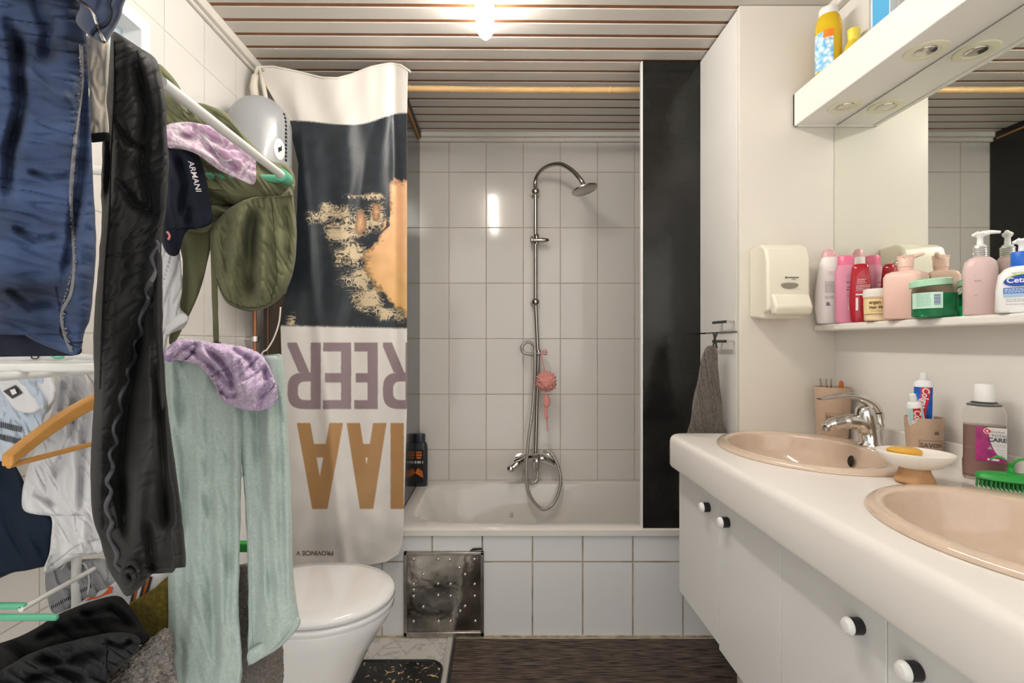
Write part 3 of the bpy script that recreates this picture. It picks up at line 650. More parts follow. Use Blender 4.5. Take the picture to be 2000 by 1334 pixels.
lines(T, flatfn(T, .0240, 0), [(.049,-.026,.028),(.046,-.026,.01),(.043,-.026,.02)], 'ink_white', t)
MB().add([fn(-.028,.033), fn(.032,.033), fn(.032,.040), fn(-.028,.040)], [(0,1,2,3)]).build('label_band', mat('band_pale', (.35,.50,.72), .4), t, 0)
lines(T, fn, [(.028,-.024,.03),(.024,-.024,.03),(.018,-.024,.02),(.082,-.016,.02),(.079,-.014,.018)], 'ink_grey', t)
# on the pelmet
T = RZ(1.040, 1.585, zp1-.002, -35); t = thing('cleaner_bottle', 'yellow liquid bottle with white cap and bubble label on top of pelmet', 'bottle', T.translation)
MB().loft([(0,0,.001,.033,.028),(0,0,.005,.036,.031),(0,0,.175,.036,.031),(0,0,.20,.031,.028),(0,0,.208,.026,.026,2)], 44).tf(T).build('body', mat('yellow_liquid', (.90,.62,.03), .12, trans=.35, ior=1.3), t, 60)
MB().lathe([(.026,.206),(.0265,.208),(.026,.228),(.0245,.2305)], n=36).tf(T).build('cap', 'white_pl', t)
m, tt, b = new_mat('bubble_label'); tc = N(tt, 'ShaderNodeTexCoord'); vo = N(tt, 'ShaderNodeTexVoronoi', i_Scale=75.0); L(tt, tc, 'Object', vo, 'Vector')
rp = N(tt, 'ShaderNodeValToRGB'); rp.color_ramp.elements[0].color = (.80,.90,.95,1); rp.color_ramp.elements[0].position = .2; rp.color_ramp.elements[1].color = (.12,.45,.72,1); rp.color_ramp.elements[1].position = .75
L(tt, vo, 'Distance', rp, 0); L(tt, rp, 0, b, 'Base Color'); b.inputs['Roughness'].default_value = .35
label_patch(T, .0365, .0315,   .03, .150, -1.45, .40).build('bubble_label', m, t, 0)
label_patch(T, .0369, .0319, .128, .152, -.35, .40).build('orange_label', mat('orange_lab', (.88,.22,.02), .4), t, 0)
lines(T, wrapfn(T, .037, .032, 0), [(.124,-.018,.012),(.121,-.014,.012)], 'ink', t, hgt=.0008)
T = RZ(1.085, 1.535, zp1-.002, 0); t = thing('sponge_bottle', 'small yellow bottle half hidden behind the yellow liquid bottle on pelmet', 'bottle', T.translation)
MB().loft([(0,0,.001,.028,.022,2.3),(0,0,.05,.030,.024,2.3),(0,0,.085,.024,.02,2.2),(0,0,.10,.016,.014,2)], 36).tf(T).build('body', mat('yellow_plastic', (.90,.70,.06), .3, trans=.2), t, 60)
MB().loft([(0,0,.10,.016,.014,2),(0,0,.135,.016,.014,3)], 24).tf(T).build('cap', mat('yellow_cap', (.90,.74,.10), .35), t)
T = RZ(1.050, 1.372, zp1-.002, -40); t = thing('cleaner_bottle', 'clear bottle with bright blue label on the pelmet, cut by the top of the picture', 'bottle', T.translation)
MB().loft([(0,0,.001,.028,.02,3),(0,0,.006,.031,.023,3),(0,0,.17,.031,.023,3),(0,0,.19,.018,.016,2)], 40).tf(T).build('body', mat('clear_blue', (.72,.84,.90), .1, trans=.6), t, 60)
fn = flatfn(T, .0236, 0); MB().add([fn(-.024,.01), fn(.016,.01), fn(.016,.16), fn(-.024,.16)], [(0,1,2,3)]).build('label', mat('sky_label', (.10,.42,.72), .4), t, 0)
fn = flatfn(T, .0242, 0); MB().add([fn(-.025,.01), fn(-.022,.01), fn(-.022,.16), fn(-.025,.16)], [(0,1,2,3)]).add([fn(.014,.01), fn(.016,.01), fn(.016,.16), fn(.014,.16)], [(0,1,2,3)]).build('label_border', 'ink_white', t, 0)
MB().lathe([(.015,.188),(.015,.215),(.013,.217)], n=28).tf(T).build('cap', 'white_pl', t)

# cups
def cup(label, x, y, r0, r1, h, deg, grp, px=0, tz=.0):
    T = RZ(x, y, CT+.0005+tz, deg); t = thing('tumbler', label, 'cup', T.translation, grp)
    MB().lathe([(r0-.006,.0),(r0,.002),(r1,h),(r1-.0012,h+.001),(r1-.003,h),(r0-.003,.006),(.001,.006)], n=48).tf(T).build('body', 'taupe', t, 50)
    fr = lambda z: r0+(r1-r0)*z/h+.0005
    z = h*.42
    text('SAVON', .0145, wrapfn(T, fr(z), fr(z), z, px), .0003).build('lettering', 'ink_brown', t, 0)
    lines(T, wrapfn(T, fr(z-.013), fr(z-.013), z-.013, px), [(0,-.021,.021)], 'ink_brown', t, hgt=.004)
    mb = MB()
    f = wrapfn(T, fr(z)+.0001, fr(z)+.0001, z, px)
    for a in ((-.026,.012,.026,.0128), (-.026,-.022,.026,-.0212)):
        k = 12
        for i in range(k):
            xa = a[0]+(a[2]-a[0])*i/k; xb = a[0]+(a[2]-a[0])*(i+1)/k; mb.add([f(xa,a[1]), f(xb,a[1]), f(xb,a[3]), f(xa,a[3])], [(0,1,2,3)])
    for xa in (-.026, .0252): mb.add([f(xa,-.022), f(xa+.0008,-.022), f(xa+.0008,.012), f(xa,.012)], [(0,1,2,3)])
    mb.build('label_border', 'ink_brown', t, 0)
    return t, T
M['taupe'] = mat('taupe_plastic', (.50,.36,.26), .4, var=.04, vscale=60); M['ink_brown'] = mat('taupe_ink', (.13,.08,.06), .5)
t1c, T1 = cup('large taupe tumbler with SAVON lettering behind the chrome tap', 1.058, 1.592, .042, .051, .158, -30, 'taupe tumblers on the worktop', .004)
t2c, T2c = cup('smaller taupe tumbler holding two toothpaste tubes beside the mouthwash', 1.063, 1.255, .034, .040, .112, -25, 'taupe tumblers on the worktop', .006)
mb = MB(); mb.tube([T2c @ Vector((.010,-.0345,.078)), T2c @ Vector((.018,-.0355,.079))], .004, 8).build('rim_mark', 'ink_brown', t2c)
for k, (dx, dy, lx) in enumerate(((-.034,-.01,-.012), (-.022,-.015,-.008), (-.010,-.018,-.007))):
    b = T1.translation
    tag(MB().tube([(b.x+dx*.5, b.y+dy*.3, b.z+.012), (b.x+dx+lx, b.y+dy, b.z+.185)], .0022, 8).build('metal_stick', 'steel_br'), ['leftmost of three thin metal sticks standing in the large tumbler', 'middle one of three thin metal sticks standing in the large tumbler', 'rightmost of three thin metal sticks standing in the large tumbler'][k], 'stick', 'thin metal sticks in tumbler')
b = T1.translation
tag(MB().loft([(b.x+.02,b.y+.0,b.z+.01,.004,.003),(b.x+.026,b.y,b.z+.14,.006,.004,3),(b.x+.028,b.y,b.z+.170,.0065,.004,4),(b.x+.026,b.y,b.z+.178,.003,.003)], 16).build('orange_handle', mat('orange_pl', (.65,.16,.03), .3, trans=.2)), 'orange plastic handle sticking out of the large taupe tumbler', 'handle')
# toothpaste tubes
m, tt, b = new_mat('toothpaste_print'); b.inputs['Roughness'].default_value = .25
tc = N(tt, 'ShaderNodeTexCoord')
def paste(label, base, top, wid, red):
    base, top = Vector(base), Vector(top); ax = (top-base).normalized(); h = (top-base).length
    d = Vector((-.62,-.78,0)); side = ax.cross(d).normalized()*-1; fr_ = side.cross(ax).normalized(); fr_ = fr_ if fr_.dot(d) > 0 else -fr_
    if side.x < 0: side = -side
    t = thing('toothpaste_tube', label, 'toothpaste', base)
    Tm = Matrix((( side.x, -fr_.x, ax.x, base.x), (side.y, -fr_.y, ax.y, base.y), (side.z, -fr_.z, ax.z, base.z), (0,0,0,1)))
    hb = h-.022
    rows = [(0,0,0,wid*1.1,.0015,3),(0,0,hb*.3,wid*1.02,.006,2.6),(0,0,hb*.6,wid*.98,.010,2.3),(0,0,hb*.9,wid*.92,.013,2.1),(0,0,hb,wid*.85,.014,2),(0,0,hb+.005,.009,.009,2)]
    MB().loft(rows, 36).tf(Tm).build('body', mat('tube_white', (.80,.82,.84), .3) , t, 60)
    MB().lathe([(.0085,hb+.003),(.009,hb+.004),(.0075,hb+.022),(.006,hb+.0235)], n=24).tf(Tm).build('cap', 'white_pl', t)
    def f(x, z):
        q = max(0, min(1, z/hb)); ry = .0015+.0135*q+.0008; s = max(-.98, min(.98, x/(wid*1.02))); return Tm @ Vector((x, -ry*(1-abs(s)**2.2)**.5-.0004, z))
    def patch(poly_fn, z0, z1, mt, nm, off=0, n=24, k=6):
        vs = []; fs = []
        for i in range(n+1):
            z = z0+(z1-z0)*i/n; xa, xb = poly_fn(z/hb)
            for j in range(k+1): p = f(xa+(xb-xa)*j/k, z); vs.append(p+fr_*off)
        for i in range(n):
            for j in range(k): a = i*(k+1)+j; fs.append((a, a+1, a+k+2, a+k+1))
        MB().add(vs, fs).build(nm, mt, t, 60)
    patch(lambda q: (-wid*.86, wid*.86), 0.002, hb*.93, mat('tube_blue', (.02,.13,.55), .25, var=.5, vscale=40, stretch=(1,1,.4)) if not red else mat('tube_pale', (.45,.66,.66), .3), 'blue_print', .0003)
    patch(lambda q: (-wid*.40+wid*.18*math.sin(q*9), wid*.46+wid*.18*math.sin(q*9)), hb*.28, hb*.93, mat('tube_red', (.62,.02,.03), .3), 'red_print', .0008)
    text('Colgate', .0195 if not red else .0185, lambda x, y: f(y+wid*.18*math.sin((hb-.043-x)/hb*9)+wid*.03, hb-.043-x)+fr_*.0013, .0005, .01, shear=.15).build('lettering', 'ink_white', t, 0)
b = T2c.translation
paste('blue and red toothpaste tube, the taller one in the smaller tumbler', (b.x-.002, b.y+.004, b.z+.03), (b.x-.002, b.y+.0, b.z+.222), .021, False)
paste('short red and pale toothpaste tube leaning left in the smaller tumbler', (b.x-.006, b.y-.004, b.z+.012), (b.x-.040, b.y-.012, b.z+.170), .017, True)
# mouthwash
T = RZ(1.068, 1.105, CT+.0005, -42); t = thing('mouthwash_bottle', 'clear mouthwash bottle with purple label and white cap at the wall', 'bottle', T.translation)
MB().loft([(0,0,.001,.033,.024,5),(0,0,.004,.036,.027,5),(0,0,.04,.036,.027,5),(0,0,.043,.0345,.0255,5),(0,0,.118,.0345,.0255,4),(0,0,.145,.036,.027,4),(0,0,.158,.030,.024,3),(0,0,.163,.024,.022,2.2),(0,0,.166,.024,.024,2),(0,0,.172,.016,.016,2)], 56).tf(T).build('body', mat('clear_pet', (.93,.93,.92), .03, trans=1, ior=1.15), t, 50)
MB().loft([(0,0,.004,.030,.021,5),(0,0,.006,.033,.024,5),(0,0,.118,.0325,.0235,4),(0,0,.1185,.01,.01,2)], 48).tf(T).build('liquid', mat('mouthwash_liquid', (.46,.28,.26), .1, trans=.75, ior=1.2), t, 50)
MB().lathe([(.0185,.168),(.019,.17),(.0172,.205),(.0160,.2075)], n=32).tf(T).build('cap', 'white_pl', t)
MB().lathe([(.020,.158),(.029,.160),(.030,.163),(.024,.166),(.018,.166)], n=36).tf(T).build('neck_refraction_ring', mat('refraction_dark', (.16,.17,.16), .1, trans=.4), t)  # dark ring added to imitate refraction in the clear bottle shoulder
def Lb(fn, poly): return MB().add([fn(*p) for p in poly], [tuple(range(len(poly)))])
f1 = flatfn(T, .0262, 0); Lb(f1, [(-.014,.042),(.034,.042),(.034,.116),(-.014,.116)]).build('label', mat('label_grey', (.62,.61,.60), .35), t, 0)
f2 = flatfn(T, .0266, 0); cv = [(-.014,.042),(.034,.042),(.034,.050)]+[(.034-.028*math.sin(a), .050+.062*(1-math.cos(a))) for a in [PI/2*i/10 for i in range(1, 11)]]+[(.004,.116),(-.014,.116)]
Lb(f2, cv).build('purple_print', mat('purple', (.33,.02,.15), .3, var=.35, vscale=50), t, 0)
oval(flatfn(T, .0270, 0), .004, .108, .0062, .0062).build('logo_ring', 'ink_white', t, 0); oval(flatfn(T, .0274, 0), .004, .108, .0050, .0050).build('logo_disc', 'red', t, 0)
Lb(flatfn(T, .0278, 0), [(.0062,.1115),(.001,.108),(.0062,.1045),(.0045,.108)]).build('logo_mark', 'ink_white', t, 0)
text('Kruidvat', .0062, flatfn(T, .0270, .107, .0195)).build('lettering', 'ink_gold', t, 0)
merge(text('TOTAL', .0078, flatfn(T, .0270, .0985, .0225)), text('CARE', .0118, flatfn(T, .0270, .0895, .0190), .0004)).build('lettering', 'ink', t, 0)
lines(T, flatfn(T, .0270, 0), [(.080,.014,.032),(.077,.014,.032),(.069,.018,.032),(.063,.022,.032),(.058,.016,.032),(.055,.018,.032)], 'ink_grey', t, hgt=.0007)
Lb(flatfn(T, .0271, 0), [(.004,.069),(.012,.069),(.008,.076)]).build('recycling_mark', 'ink_grey', t, 0)
Lb(flatfn(T, .0271, 0), [(.004,.0455),(.022,.0455),(.022,.049),(.004,.049)]).build('flavour_band', 'ink_white', t, 0)
# soap dish
T = Matrix.Translation((.884, 1.068, CT+.0005)); t = thing('soap_dish', 'white oval soap dish on a wooden foot between the two basins', 'soap dish', T.translation)
MB().lathe([(.026,0),(.034,.002),(.036,.006),(.028,.024),(.026,.034),(.02,.036)], n=40).tf(T).build('foot', mat('dish_wood', (.50,.27,.12), .4, var=.15, vscale=30), t)
MB().loft([(0,0,.033,.028,.028),(0,0,.038,.045,.040),(0,0,.052,.060,.052),(0,0,.062,.068,.056),(0,0,.066,.068,.056),(0,0,.067,.066,.054),(0,0,.062,.060,.049),(0,0,.056,.045,.036),(0,0,.055,.01,.01)], 56).tf(T @ Matrix.Rotation(math.radians(-40), 4, 'Z')).build('bowl', mat('bowl_white', (.80,.76,.70), .35), t, 60)
sp = mat('orange_soap', (.88,.50,.06), .25, trans=.25, sss=.3); c0 = Vector((.868, 1.075, CT+.060))
tag(MB().loft([(c0.x,c0.y,c0.z-.004,.024,.020,2.4),(c0.x,c0.y,c0.z+.002,.030,.026,2.4),(c0.x,c0.y,c0.z+.009,.031,.026,2.4),(c0.x,c0.y,c0.z+.013,.025,.021,2.4),(c0.x,c0.y,c0.z+.014,.006,.006,2)], 40).build('soap_bar', sp), 'translucent orange soap bar lying in white dish', 'soap')
# green brush
t = thing('nail_brush', 'green scrubbing brush with sprout shaped handle by the near basin', 'brush', (1.00, .985, CT+.012))
T = RZ(1.005, .985, CT+.010, -35)
MB().loft([(0,0,.016,.050,.022,2.2),(0,0,.019,.054,.025,2.2),(0,0,.028,.050,.022,2.2),(0,0,.032,.038,.014,2)], 48).tf(T).build('brush_back', 'green', t, 60)
mb = MB()
for i in range(17):
    for j in range(7):
        x = -.048+i*.006; yy = -.018+j*.006
        if (x/.052)**2+(yy/.023)**2 < 1: mb.tube([(x,yy,.017),(x*1.04,yy*1.05,0)], .0011, 5)
mb.tf(T).build('bristles', mat('green_bristle', (.03,.27,.06), .5), t)
mb = MB().tube(spline([(0,0,.028),(0,0,.045),(0,0,.052)], 4), [.006]*4+[.005]*5, 12)
for s_ in (-1, 1):
    pts = spline([(0,0,.044),(s_*.008,0,.058),(s_*.020,0,.062),(s_*.031,0,.054)], 6); vs = []; fs = []; n = 10
    for i, p in enumerate(pts):
        q = i/(len(pts)-1); wy = .0085*math.sin(PI*min(1, .25+q*.74))+.0008
        for k in range(n): a = 2*PI*k/n; vs.append((p.x, wy*math.cos(a), p.z+.0022*math.sin(a)))
    for j in range(len(pts)-1):
        for k in range(n): fs.append((j*n+k, j*n+(k+1) % n, (j+1)*n+(k+1) % n, (j+1)*n+k))
    mb.add(vs, fs)
mb.tf(T).build('sprout_handle', 'green', t, 60)

# ------------------------------------------------------------------ floor things
mt_ = stripe_mat('mat_weave', (.010,.007,.006), (.13,.090,.068), 200, 1, .75, .5, bump=.5)
rg_ = thing('floor_mat', 'dark brown woven ribbed mat in front of the bathtub', 'mat', (.4, 1.2, 0))
MB().box(-.170, .98, .3, 1.975, .001, .007).build('woven_field', mt_, rg_, bevel=.002)
MB().box(-.180, -.170, .3, 1.978, .001, .008).build('edge_binding', 'black', rg_)
struct('trim_5', MB().box(-.205, -.183, .3, 1.990, 0, .007), mat('threshold', (.52,.50,.47), .35, metal=.2), .002)
bm2 = thing('toilet_rug', 'black glossy mat with golden speckles in front of the toilet', 'mat', (-.36, 1.6, 0))
mb = MB(); n = 12; xa, xb, ya, yb, rr = -.60, -.205, 1.60, 1.83, .05; poly = []
for cx_, cy_, a0 in ((xb-rr, yb-rr, 0), (xa+rr, yb-rr, PI/2), (xa+rr, ya+rr, PI), (xb-rr, ya+rr, 1.5*PI)):
    for i in range(n+1): a = a0+PI/2*i/n; poly.append((cx_+rr*math.cos(a), cy_+rr*math.sin(a)))
m, tt, b = new_mat('speckled'); tc = N(tt, 'ShaderNodeTexCoord'); no = N(tt, 'ShaderNodeTexNoise', i_Scale=38.0, i_Detail=6.0, i_Distortion=1.5); L(tt, tc, 'Object', no, 'Vector')
rp = N(tt, 'ShaderNodeValToRGB'); e = rp.color_ramp.elements; e[0].position = .60; e[0].color = (.01,.01,.01,1); e[1].position = .63; e[1].color = (.60,.42,.20,1); L(tt, no, 'Fac', rp, 0); L(tt, rp, 0, b, 'Base Color'); b.inputs['Roughness'].default_value = .25
mb.prism(poly, lambda a, b: (a, b, .001), lambda a, b: (a, b, .012)).build('speckled_field', m, bm2, bevel=.003)
mb = MB(); mb.tube([(a, b, .010) for a, b in poly]+[(poly[0][0], poly[0][1], .010)], .006, 8).build('edge_binding', 'black', bm2)

# ------------------------------------------------------------------ toilet
tl = thing('toilet', 'white toilet with closed lid in front of the print curtain', 'toilet', (-.55, 1.485, 0))
def egg(cx, ax, bx_, by_, z, n=64):
    # rounded front towards +X, squarer back
    out = []
    for i in range(n):
        a = 2*PI*i/n; c_, s_ = math.cos(a), math.sin(a)
        p = 2.0 if c_ > 0 else 3.0; rx_ = ax if c_ > 0 else bx_
        out.append((cx+rx_*math.copysign(abs(c_)**(2/p), c_), 1.485+by_*math.copysign(abs(s_)**(2/p), s_), z))
    return out
def eggloft(rows, mbx=None):
    mb = MB(); n = 64; vs = []; fs = []
    for r in rows: vs += egg(*r)
    for j in range(len(rows)-1):
        for i in range(n): k = (i+1) % n; fs.append((j*n+i, j*n+k, (j+1)*n+k, (j+1)*n+i))
    fs += [tuple(range(n)), tuple((len(rows)-1)*n+i for i in range(n))]
    return mb.add(vs, fs)
eggloft([(-.60,.155,.22,.115,.0), (-.60,.150,.21,.108,.05), (-.61,.160,.20,.105,.14), (-.59,.172,.20,.118,.20), (-.56,.180,.22,.150,.28), (-.54,.205,.24,.170,.35), (-.53,.215,.24,.180,.392), (-.53,.212,.24,.177,.398)]).build('bowl', 'ceramic', tl, 60)
eggloft([(-.53,.214,.23,.180,.399), (-.53,.217,.23,.183,.402), (-.53,.217,.23,.183,.414), (-.53,.213,.23,.180,.418)]).build('seat', 'ceramic', tl, 60)
eggloft([(-.53,.214,.20,.178,.421), (-.53,.219,.20,.183,.425), (-.53,.219,.20,.183,.436), (-.53,.212,.196,.177,.443), (-.53,.17,.17,.140,.448), (-.53,.05,.05,.05,.451)]).build('lid', 'ceramic', tl, 60)
MB().box(-.975, -.80, 1.29, 1.68, .38, .76).build('cistern', 'ceramic', tl, bevel=.02)
MB().box(-.98, -.795, 1.285, 1.685, .76, .79).build('cistern_lid', 'ceramic', tl, bevel=.01)
MB().box(-.975, -.74, 1.38, 1.59, .0, .38).build('pedestal', 'ceramic', tl, bevel=.03)

# ------------------------------------------------------------------ water heater, pipe
wh = thing('water_heater', 'grey white rounded water heater hanging behind the green hoodie', 'water heater', P(508, 380, 1.83))
hc = P(508, 380, 1.83); mb = MB(); R0 = .108; prof = []
zt = P(0, 192, 1.83).z-hc.z; zb = P(0, 555, 1.83).z-hc.z
for i in range(15): a = PI/2*i/14; prof.append((max(.0005, R0*math.sin(a)), zt-.11*(1-math.cos(a))))
for i in range(14, -1, -1): a = PI/2*i/14; prof.append((max(.0005, R0*math.sin(a)), zb+.10*(1-math.cos(a))))
mb.lathe(prof, hc, 48).build('tank', mat('heater_grey', (.33,.34,.35), .3, coat=.2), wh, 60)
ang = math.radians(-30)
c = Vector((hc.x+R0*math.cos(ang)*.995, hc.y+R0*math.sin(ang)*.995, P(0,286,1.75).z))
m4 = Matrix.Translation(c) @ Matrix.Rotation(ang, 4, 'Z')
MB().lathe([(.022,-.004),(.022,.002),(.020,.003)], n=28, axis='x').tf(m4 @ Matrix.Scale(1.7, 4, (0,0,1))).build('badge', 'white_pl', wh)
MB().lathe([(.007,.003),(.006,.008)], n=16, axis='x').tf(m4).tube([m4 @ Vector((.006,-.006,-.012)), m4 @ Vector((.006,.006,.012))], .002, 6).build('badge_mark', 'black', wh)
mb = MB()
for k in range(13):
    a = math.radians(-14); z = P(0, 222+k*7.5, 1.8).z; r_ = R0*(1 if z < hc.z+zt-.11 else math.sqrt(max(0, 1-((z-(hc.z+zt-.11))/.11)**2)))+.001
    mb.box(hc.x+r_*math.cos(a)-.002, hc.x+r_*math.cos(a)+.002, hc.y+r_*math.sin(a)-.004, hc.y+r_*math.sin(a)+.004, z-.004, z+.003)
mb.build('dashed_print', 'black', wh)
MB().box(XL, hc.x, hc.y-.03, hc.y+.03, hc.z-.12, hc.z-.08).box(XL, hc.x, hc.y-.03, hc.y+.03, hc.z+.08, hc.z+.12).build('wall_bracket', 'steel_br', wh)
YP = 1.95
pp = thing('copper_pipe', 'thin vertical copper pipe with chrome clamp near the curtain', 'pipe', P(498, 600, YP))
MB().tube([(P(498,0,YP).x, YP, hc.z+zb+.02), (P(498,0,YP).x, YP, .25)], .0065, 12).build('pipe', 'copper', pp)
c = P(498, 662, YP); MB().lathe([(.012,-.012),(.015,-.010),(.015,.010),(.012,.012)], c, 20).tube([c, (c.x-.045, c.y, c.z)], .003, 8).build('clamp', 'chrome', pp)
mb = MB(); sphere(mb, (c.x-.046, c.y, c.z), .006); mb.build('valve_tip', 'red', pp)
db = thing('cavity_dark_board', 'dark brown board standing in for the shaded opening behind the curtain edge', 'board', P(530, 650, 1.985))  # dark sheet added in place of the shaded cavity beside the curtain
a, b_ = P(517, 575, 1.985), P(560, 760, 1.985)
MB().box(a.x, b_.x, 1.975, 1.998, .0, a.z).build('board', 'cavity_dark', db)
MB().tube([P(523, 575, 1.97), (P(523,0,1.97).x, 1.97, .02)], .003, 6).build('edge', mat('board_edge', (.16,.09,.06), .6), db)
tag(MB().tube(spline([P(548,600,1.93), P(545,630,1.92), P(535,660,1.91), P(522,682,1.90), P(512,690,1.90), P(505,720,1.90)], 6), .003, 8).build('white_cable', 'cream_pl'), 'thin white cable hanging between the copper pipe and the curtain', 'cable')
sw = P(436, 670, 1.96); tag(MB().box(sw.x-.02, sw.x+.04, 1.93, 1.985, sw.z-.04, sw.z+.03).build('pipe_cover', 'cream_pl', bevel=.005), 'small cream box seen under the green hoodie cord', 'box')

# ------------------------------------------------------------------ printed curtain
YC = 1.955
cu = thing('shower_curtain', 'white banner curtain with dark beach photo and upside down letters', 'curtain', P(650, 130, YC))
Lx = [(128,503),(160,515),(200,538),(240,564),(320,583),(450,579),(560,562),(640,548),(760,552),(900,560),(1110,568)]
Rx = [(120,797),(240,795),(640,795),(800,795),(1000,789),(1060,787),(1085,778),(1110,756)]
Top = [(0,131),(.1,130),(.25,140),(.4,152),(.5,153),(.6,146),(.75,131),(.88,124),(.95,127),(1,140)]
SAND = [(900,340),(774,350),(757,366),(757,400),(760,420),(749,436),(732,474),(707,503),(719,537),(740,570),(766,600),(795,617),(900,625)]
def in_letter(px, py):
    # returns 1 purple, 2 gold
    def rot(x0, x1, y0, y1): return ((x1-px)/(x1-x0), (y1-py)/(y1-y0))   # 180 degree turned unit cell, v from top of the letter
    if 667 <= py <= 801:
        for x0, x1, ch in ((562,627,'R'), (631,686,'E'), (692,738,'E'), (748,812,'R')):
            if x0 <= px <= x1:
                u, v = rot(x0, x1, 669, 799)
                if not 0 <= v <= 1: return 0
                s = 20/(x1-x0); h = 22/130
                if ch == 'E':
                    return 1 if (u < s or v < h*.8 or v > 1-h*.8 or (abs(v-.47) < h*.42 and u < .93)) else 0
                if u < s: return 1
                if v < .55:
                    du = (u-.42)/.58; dv = (v-.275)/.275
                    ro = (abs(max(du, 0))**3+abs(dv)**3); ri = (abs(max((u-.42)/(.58-s), 0))**3+abs((v-.275)/(.275-h*.8))**3)
                    return 1 if ro <= 1 and ri > 1 else 0
                e = .30+(v-.5)*.85; return 1 if e < u < e+s*1.05 and u <= 1.2 else 0
    if 826 <= py <= 994:
        for x0, x1, ch in ((580,670,'A'), (677,755,'A'), (763,789,'I')):
            if x0 <= px <= x1:
                u, v = rot(x0, x1, 827, 993)
                if ch == 'I': return 2
                s = 27/(x1-x0); c_ = abs(u-.5); o = .17+.33*v; i_ = o-s*.98
                return 2 if c_ < o and (c_ > i_ or (.60 < v < .76)) else 0
    return 0
def seg_d(px, py, a, b):
    ax, ay = a; bx2, by2 = b; dx, dy = bx2-ax, by2-ay; t = max(0, min(1, ((px-ax)*dx+(py-ay)*dy)/(dx*dx+dy*dy))); return math.hypot(px-ax-t*dx, py-ay-t*dy)
def curtain_col(px, py):
    top = 240-15*smoothstep(700, 790, px)+4*math.sin(px*.03); bot = 636+5*(px-550)/250
    if py < top-1: return (.70,.66,.61)
    if abs(py-bot) < 1.2: return (.25,.24,.23)
    if py < top+1: return (.30,.29,.28)
    if py > bot:
        acc = Vector((0,0,0))
        for dx_ in (-.5, 0, .5):
            for dy_ in (-.5, 0, .5):
                k = in_letter(px+dx_, py+dy_); acc += Vector((.27,.20,.22) if k == 1 else (.42,.23,.09) if k == 2 else (.72,.69,.66))
        return tuple(acc/9)
    n1_ = nz(px*.05, py*.05, 1.3); n2_ = nz(px*.17, py*.17, 7.7)
    # sand
    wob = 9*n1_+6*n2_
    ins = False; dmin = 999
    for k in range(len(SAND)):
        a_, b2 = SAND[k], SAND[(k+1) % len(SAND)]
        if (a_[1] > py) != (b2[1] > py) and px < (b2[0]-a_[0])*(py-a_[1])/(b2[1]-a_[1])+a_[0]: ins = not ins
        dmin = min(dmin, seg_d(px, py, a_, b2))
    sand = (dmin if ins else -dmin)+wob
    for (cx_, cy_, rx_, ry_) in ((704,436,11,26), (735,413,8,20)):
        q = 1-math.hypot((px-cx_)/rx_, (py-cy_)/ry_); sand = max(sand, q*min(rx_, ry_)+wob*.35)
    crack = seg_d(px, py, (757,350), (758,440)) < 3+2*n2_ and py < 440 or seg_d(px, py, (760,440), (728,470)) < 2+2*n2_
    # foam
    dens = 0
    for cx_, cy_, rx_, ry_ in ((625,425,34,20), (655,412,44,22), (665,455,44,34), (700,440,40,40), (690,500,48,40), (705,545,50,36), (720,585,50,32), (760,612,48,20), (715,385,50,10), (735,425,24,44), (570,632,14,26)):
        dens = max(dens, math.exp(-(((px-cx_)/rx_)**2+((py-cy_)/ry_)**2)*.9))
    pa = px*.94-py*.34; pb = py*.94+px*.34
    ux = pa*.030+n1_*1.6; uy = pb*.085+n1_*1.6
    rid = 1-abs(nz(ux, uy, 5.1))*5.5; rid2 = 1-abs(nz(ux*2.0, uy*2.0, 9.1))*4; rid3 = 1-abs(nz(ux*3.2+3, uy*3.0, 2.1))*3
    f_ = max(rid, rid2, rid3*.7)+1.6*(dens-.86)+.5*n1_
    base = Vector((.012,.018,.026))*(1+.5*n1_)
    if nz(px*.5, py*.5, 2) > .62: base = Vector((.06,.065,.07))
    if sand > 0 and not crack:
        hl = smoothstep(640, 360, py); sc_ = Vector((.70,.42,.16)).lerp(Vector((.78,.44,.24)), hl)
        if sand < 9: f2_ = smoothstep(.2, .6, rid2); return tuple(sc_*(.35+.65*smoothstep(0, 9, sand)*(1-.5*f2_)))
        return tuple(sc_*(1+.12*n1_))
    if f_ > .25: return tuple(base.lerp(Vector((.62,.50,.32)), smoothstep(.25, .8, f_)))
    return tuple(base)
def curtain_y(px, py):
    u = (px-interp(Lx, py))/(interp(Rx, py)-interp(Lx, py)); v = (py-130)/970
    y = .016*math.sin(u*9+1.2*math.sin(v*3))*(.5+v*.4)+.010*math.sin(u*21+2.5*v+1)*(1-.4*v)
    y += .010*nz(px*.012, py*.004, .7)+.006*nz(px*.03+py*.012, py*.01, 4.4)
    y += .022*math.exp(-((px-770-10*v)/10)**2)*smoothstep(1.0, .2, v)-.02*math.exp(-((px-(575+70*v+30*v*v))/12)**2)*smoothstep(0, .2, v)
    y += .010*smoothstep(.72, .9, v)*nz(px*.03, py*.02, 2.2)+.01*math.exp(-((px-(735-90*max(0,(py-240)/400)))/13)**2)*smoothstep(640, 300, py)
    return YC+y*.62
def cpt(px, py, off=0):
    return P(px, py, curtain_y(px, py)-off)
nu, nv = 236, 760; vs = []; cols = []; fs = []
for j in range(nv+1):
    for i in range(nu+1):
        u = i/nu; t0 = interp(Top, u); bt = 1106-6*u+3*math.sin(u*11)-14*smoothstep(.93, 1, u); py = t0+(bt-t0)*j/nv
        px = interp(Lx, py)+(interp(Rx, py)-interp(Lx, py))*u
        vs.append(cpt(px, py)); cols.append(curtain_col(px, py))
for j in range(nv):
    for i in range(nu): a = j*(nu+1)+i; fs.append((a, a+1, a+nu+2, a+nu+1))
mb = MB().add(vs, fs); mb.col = cols
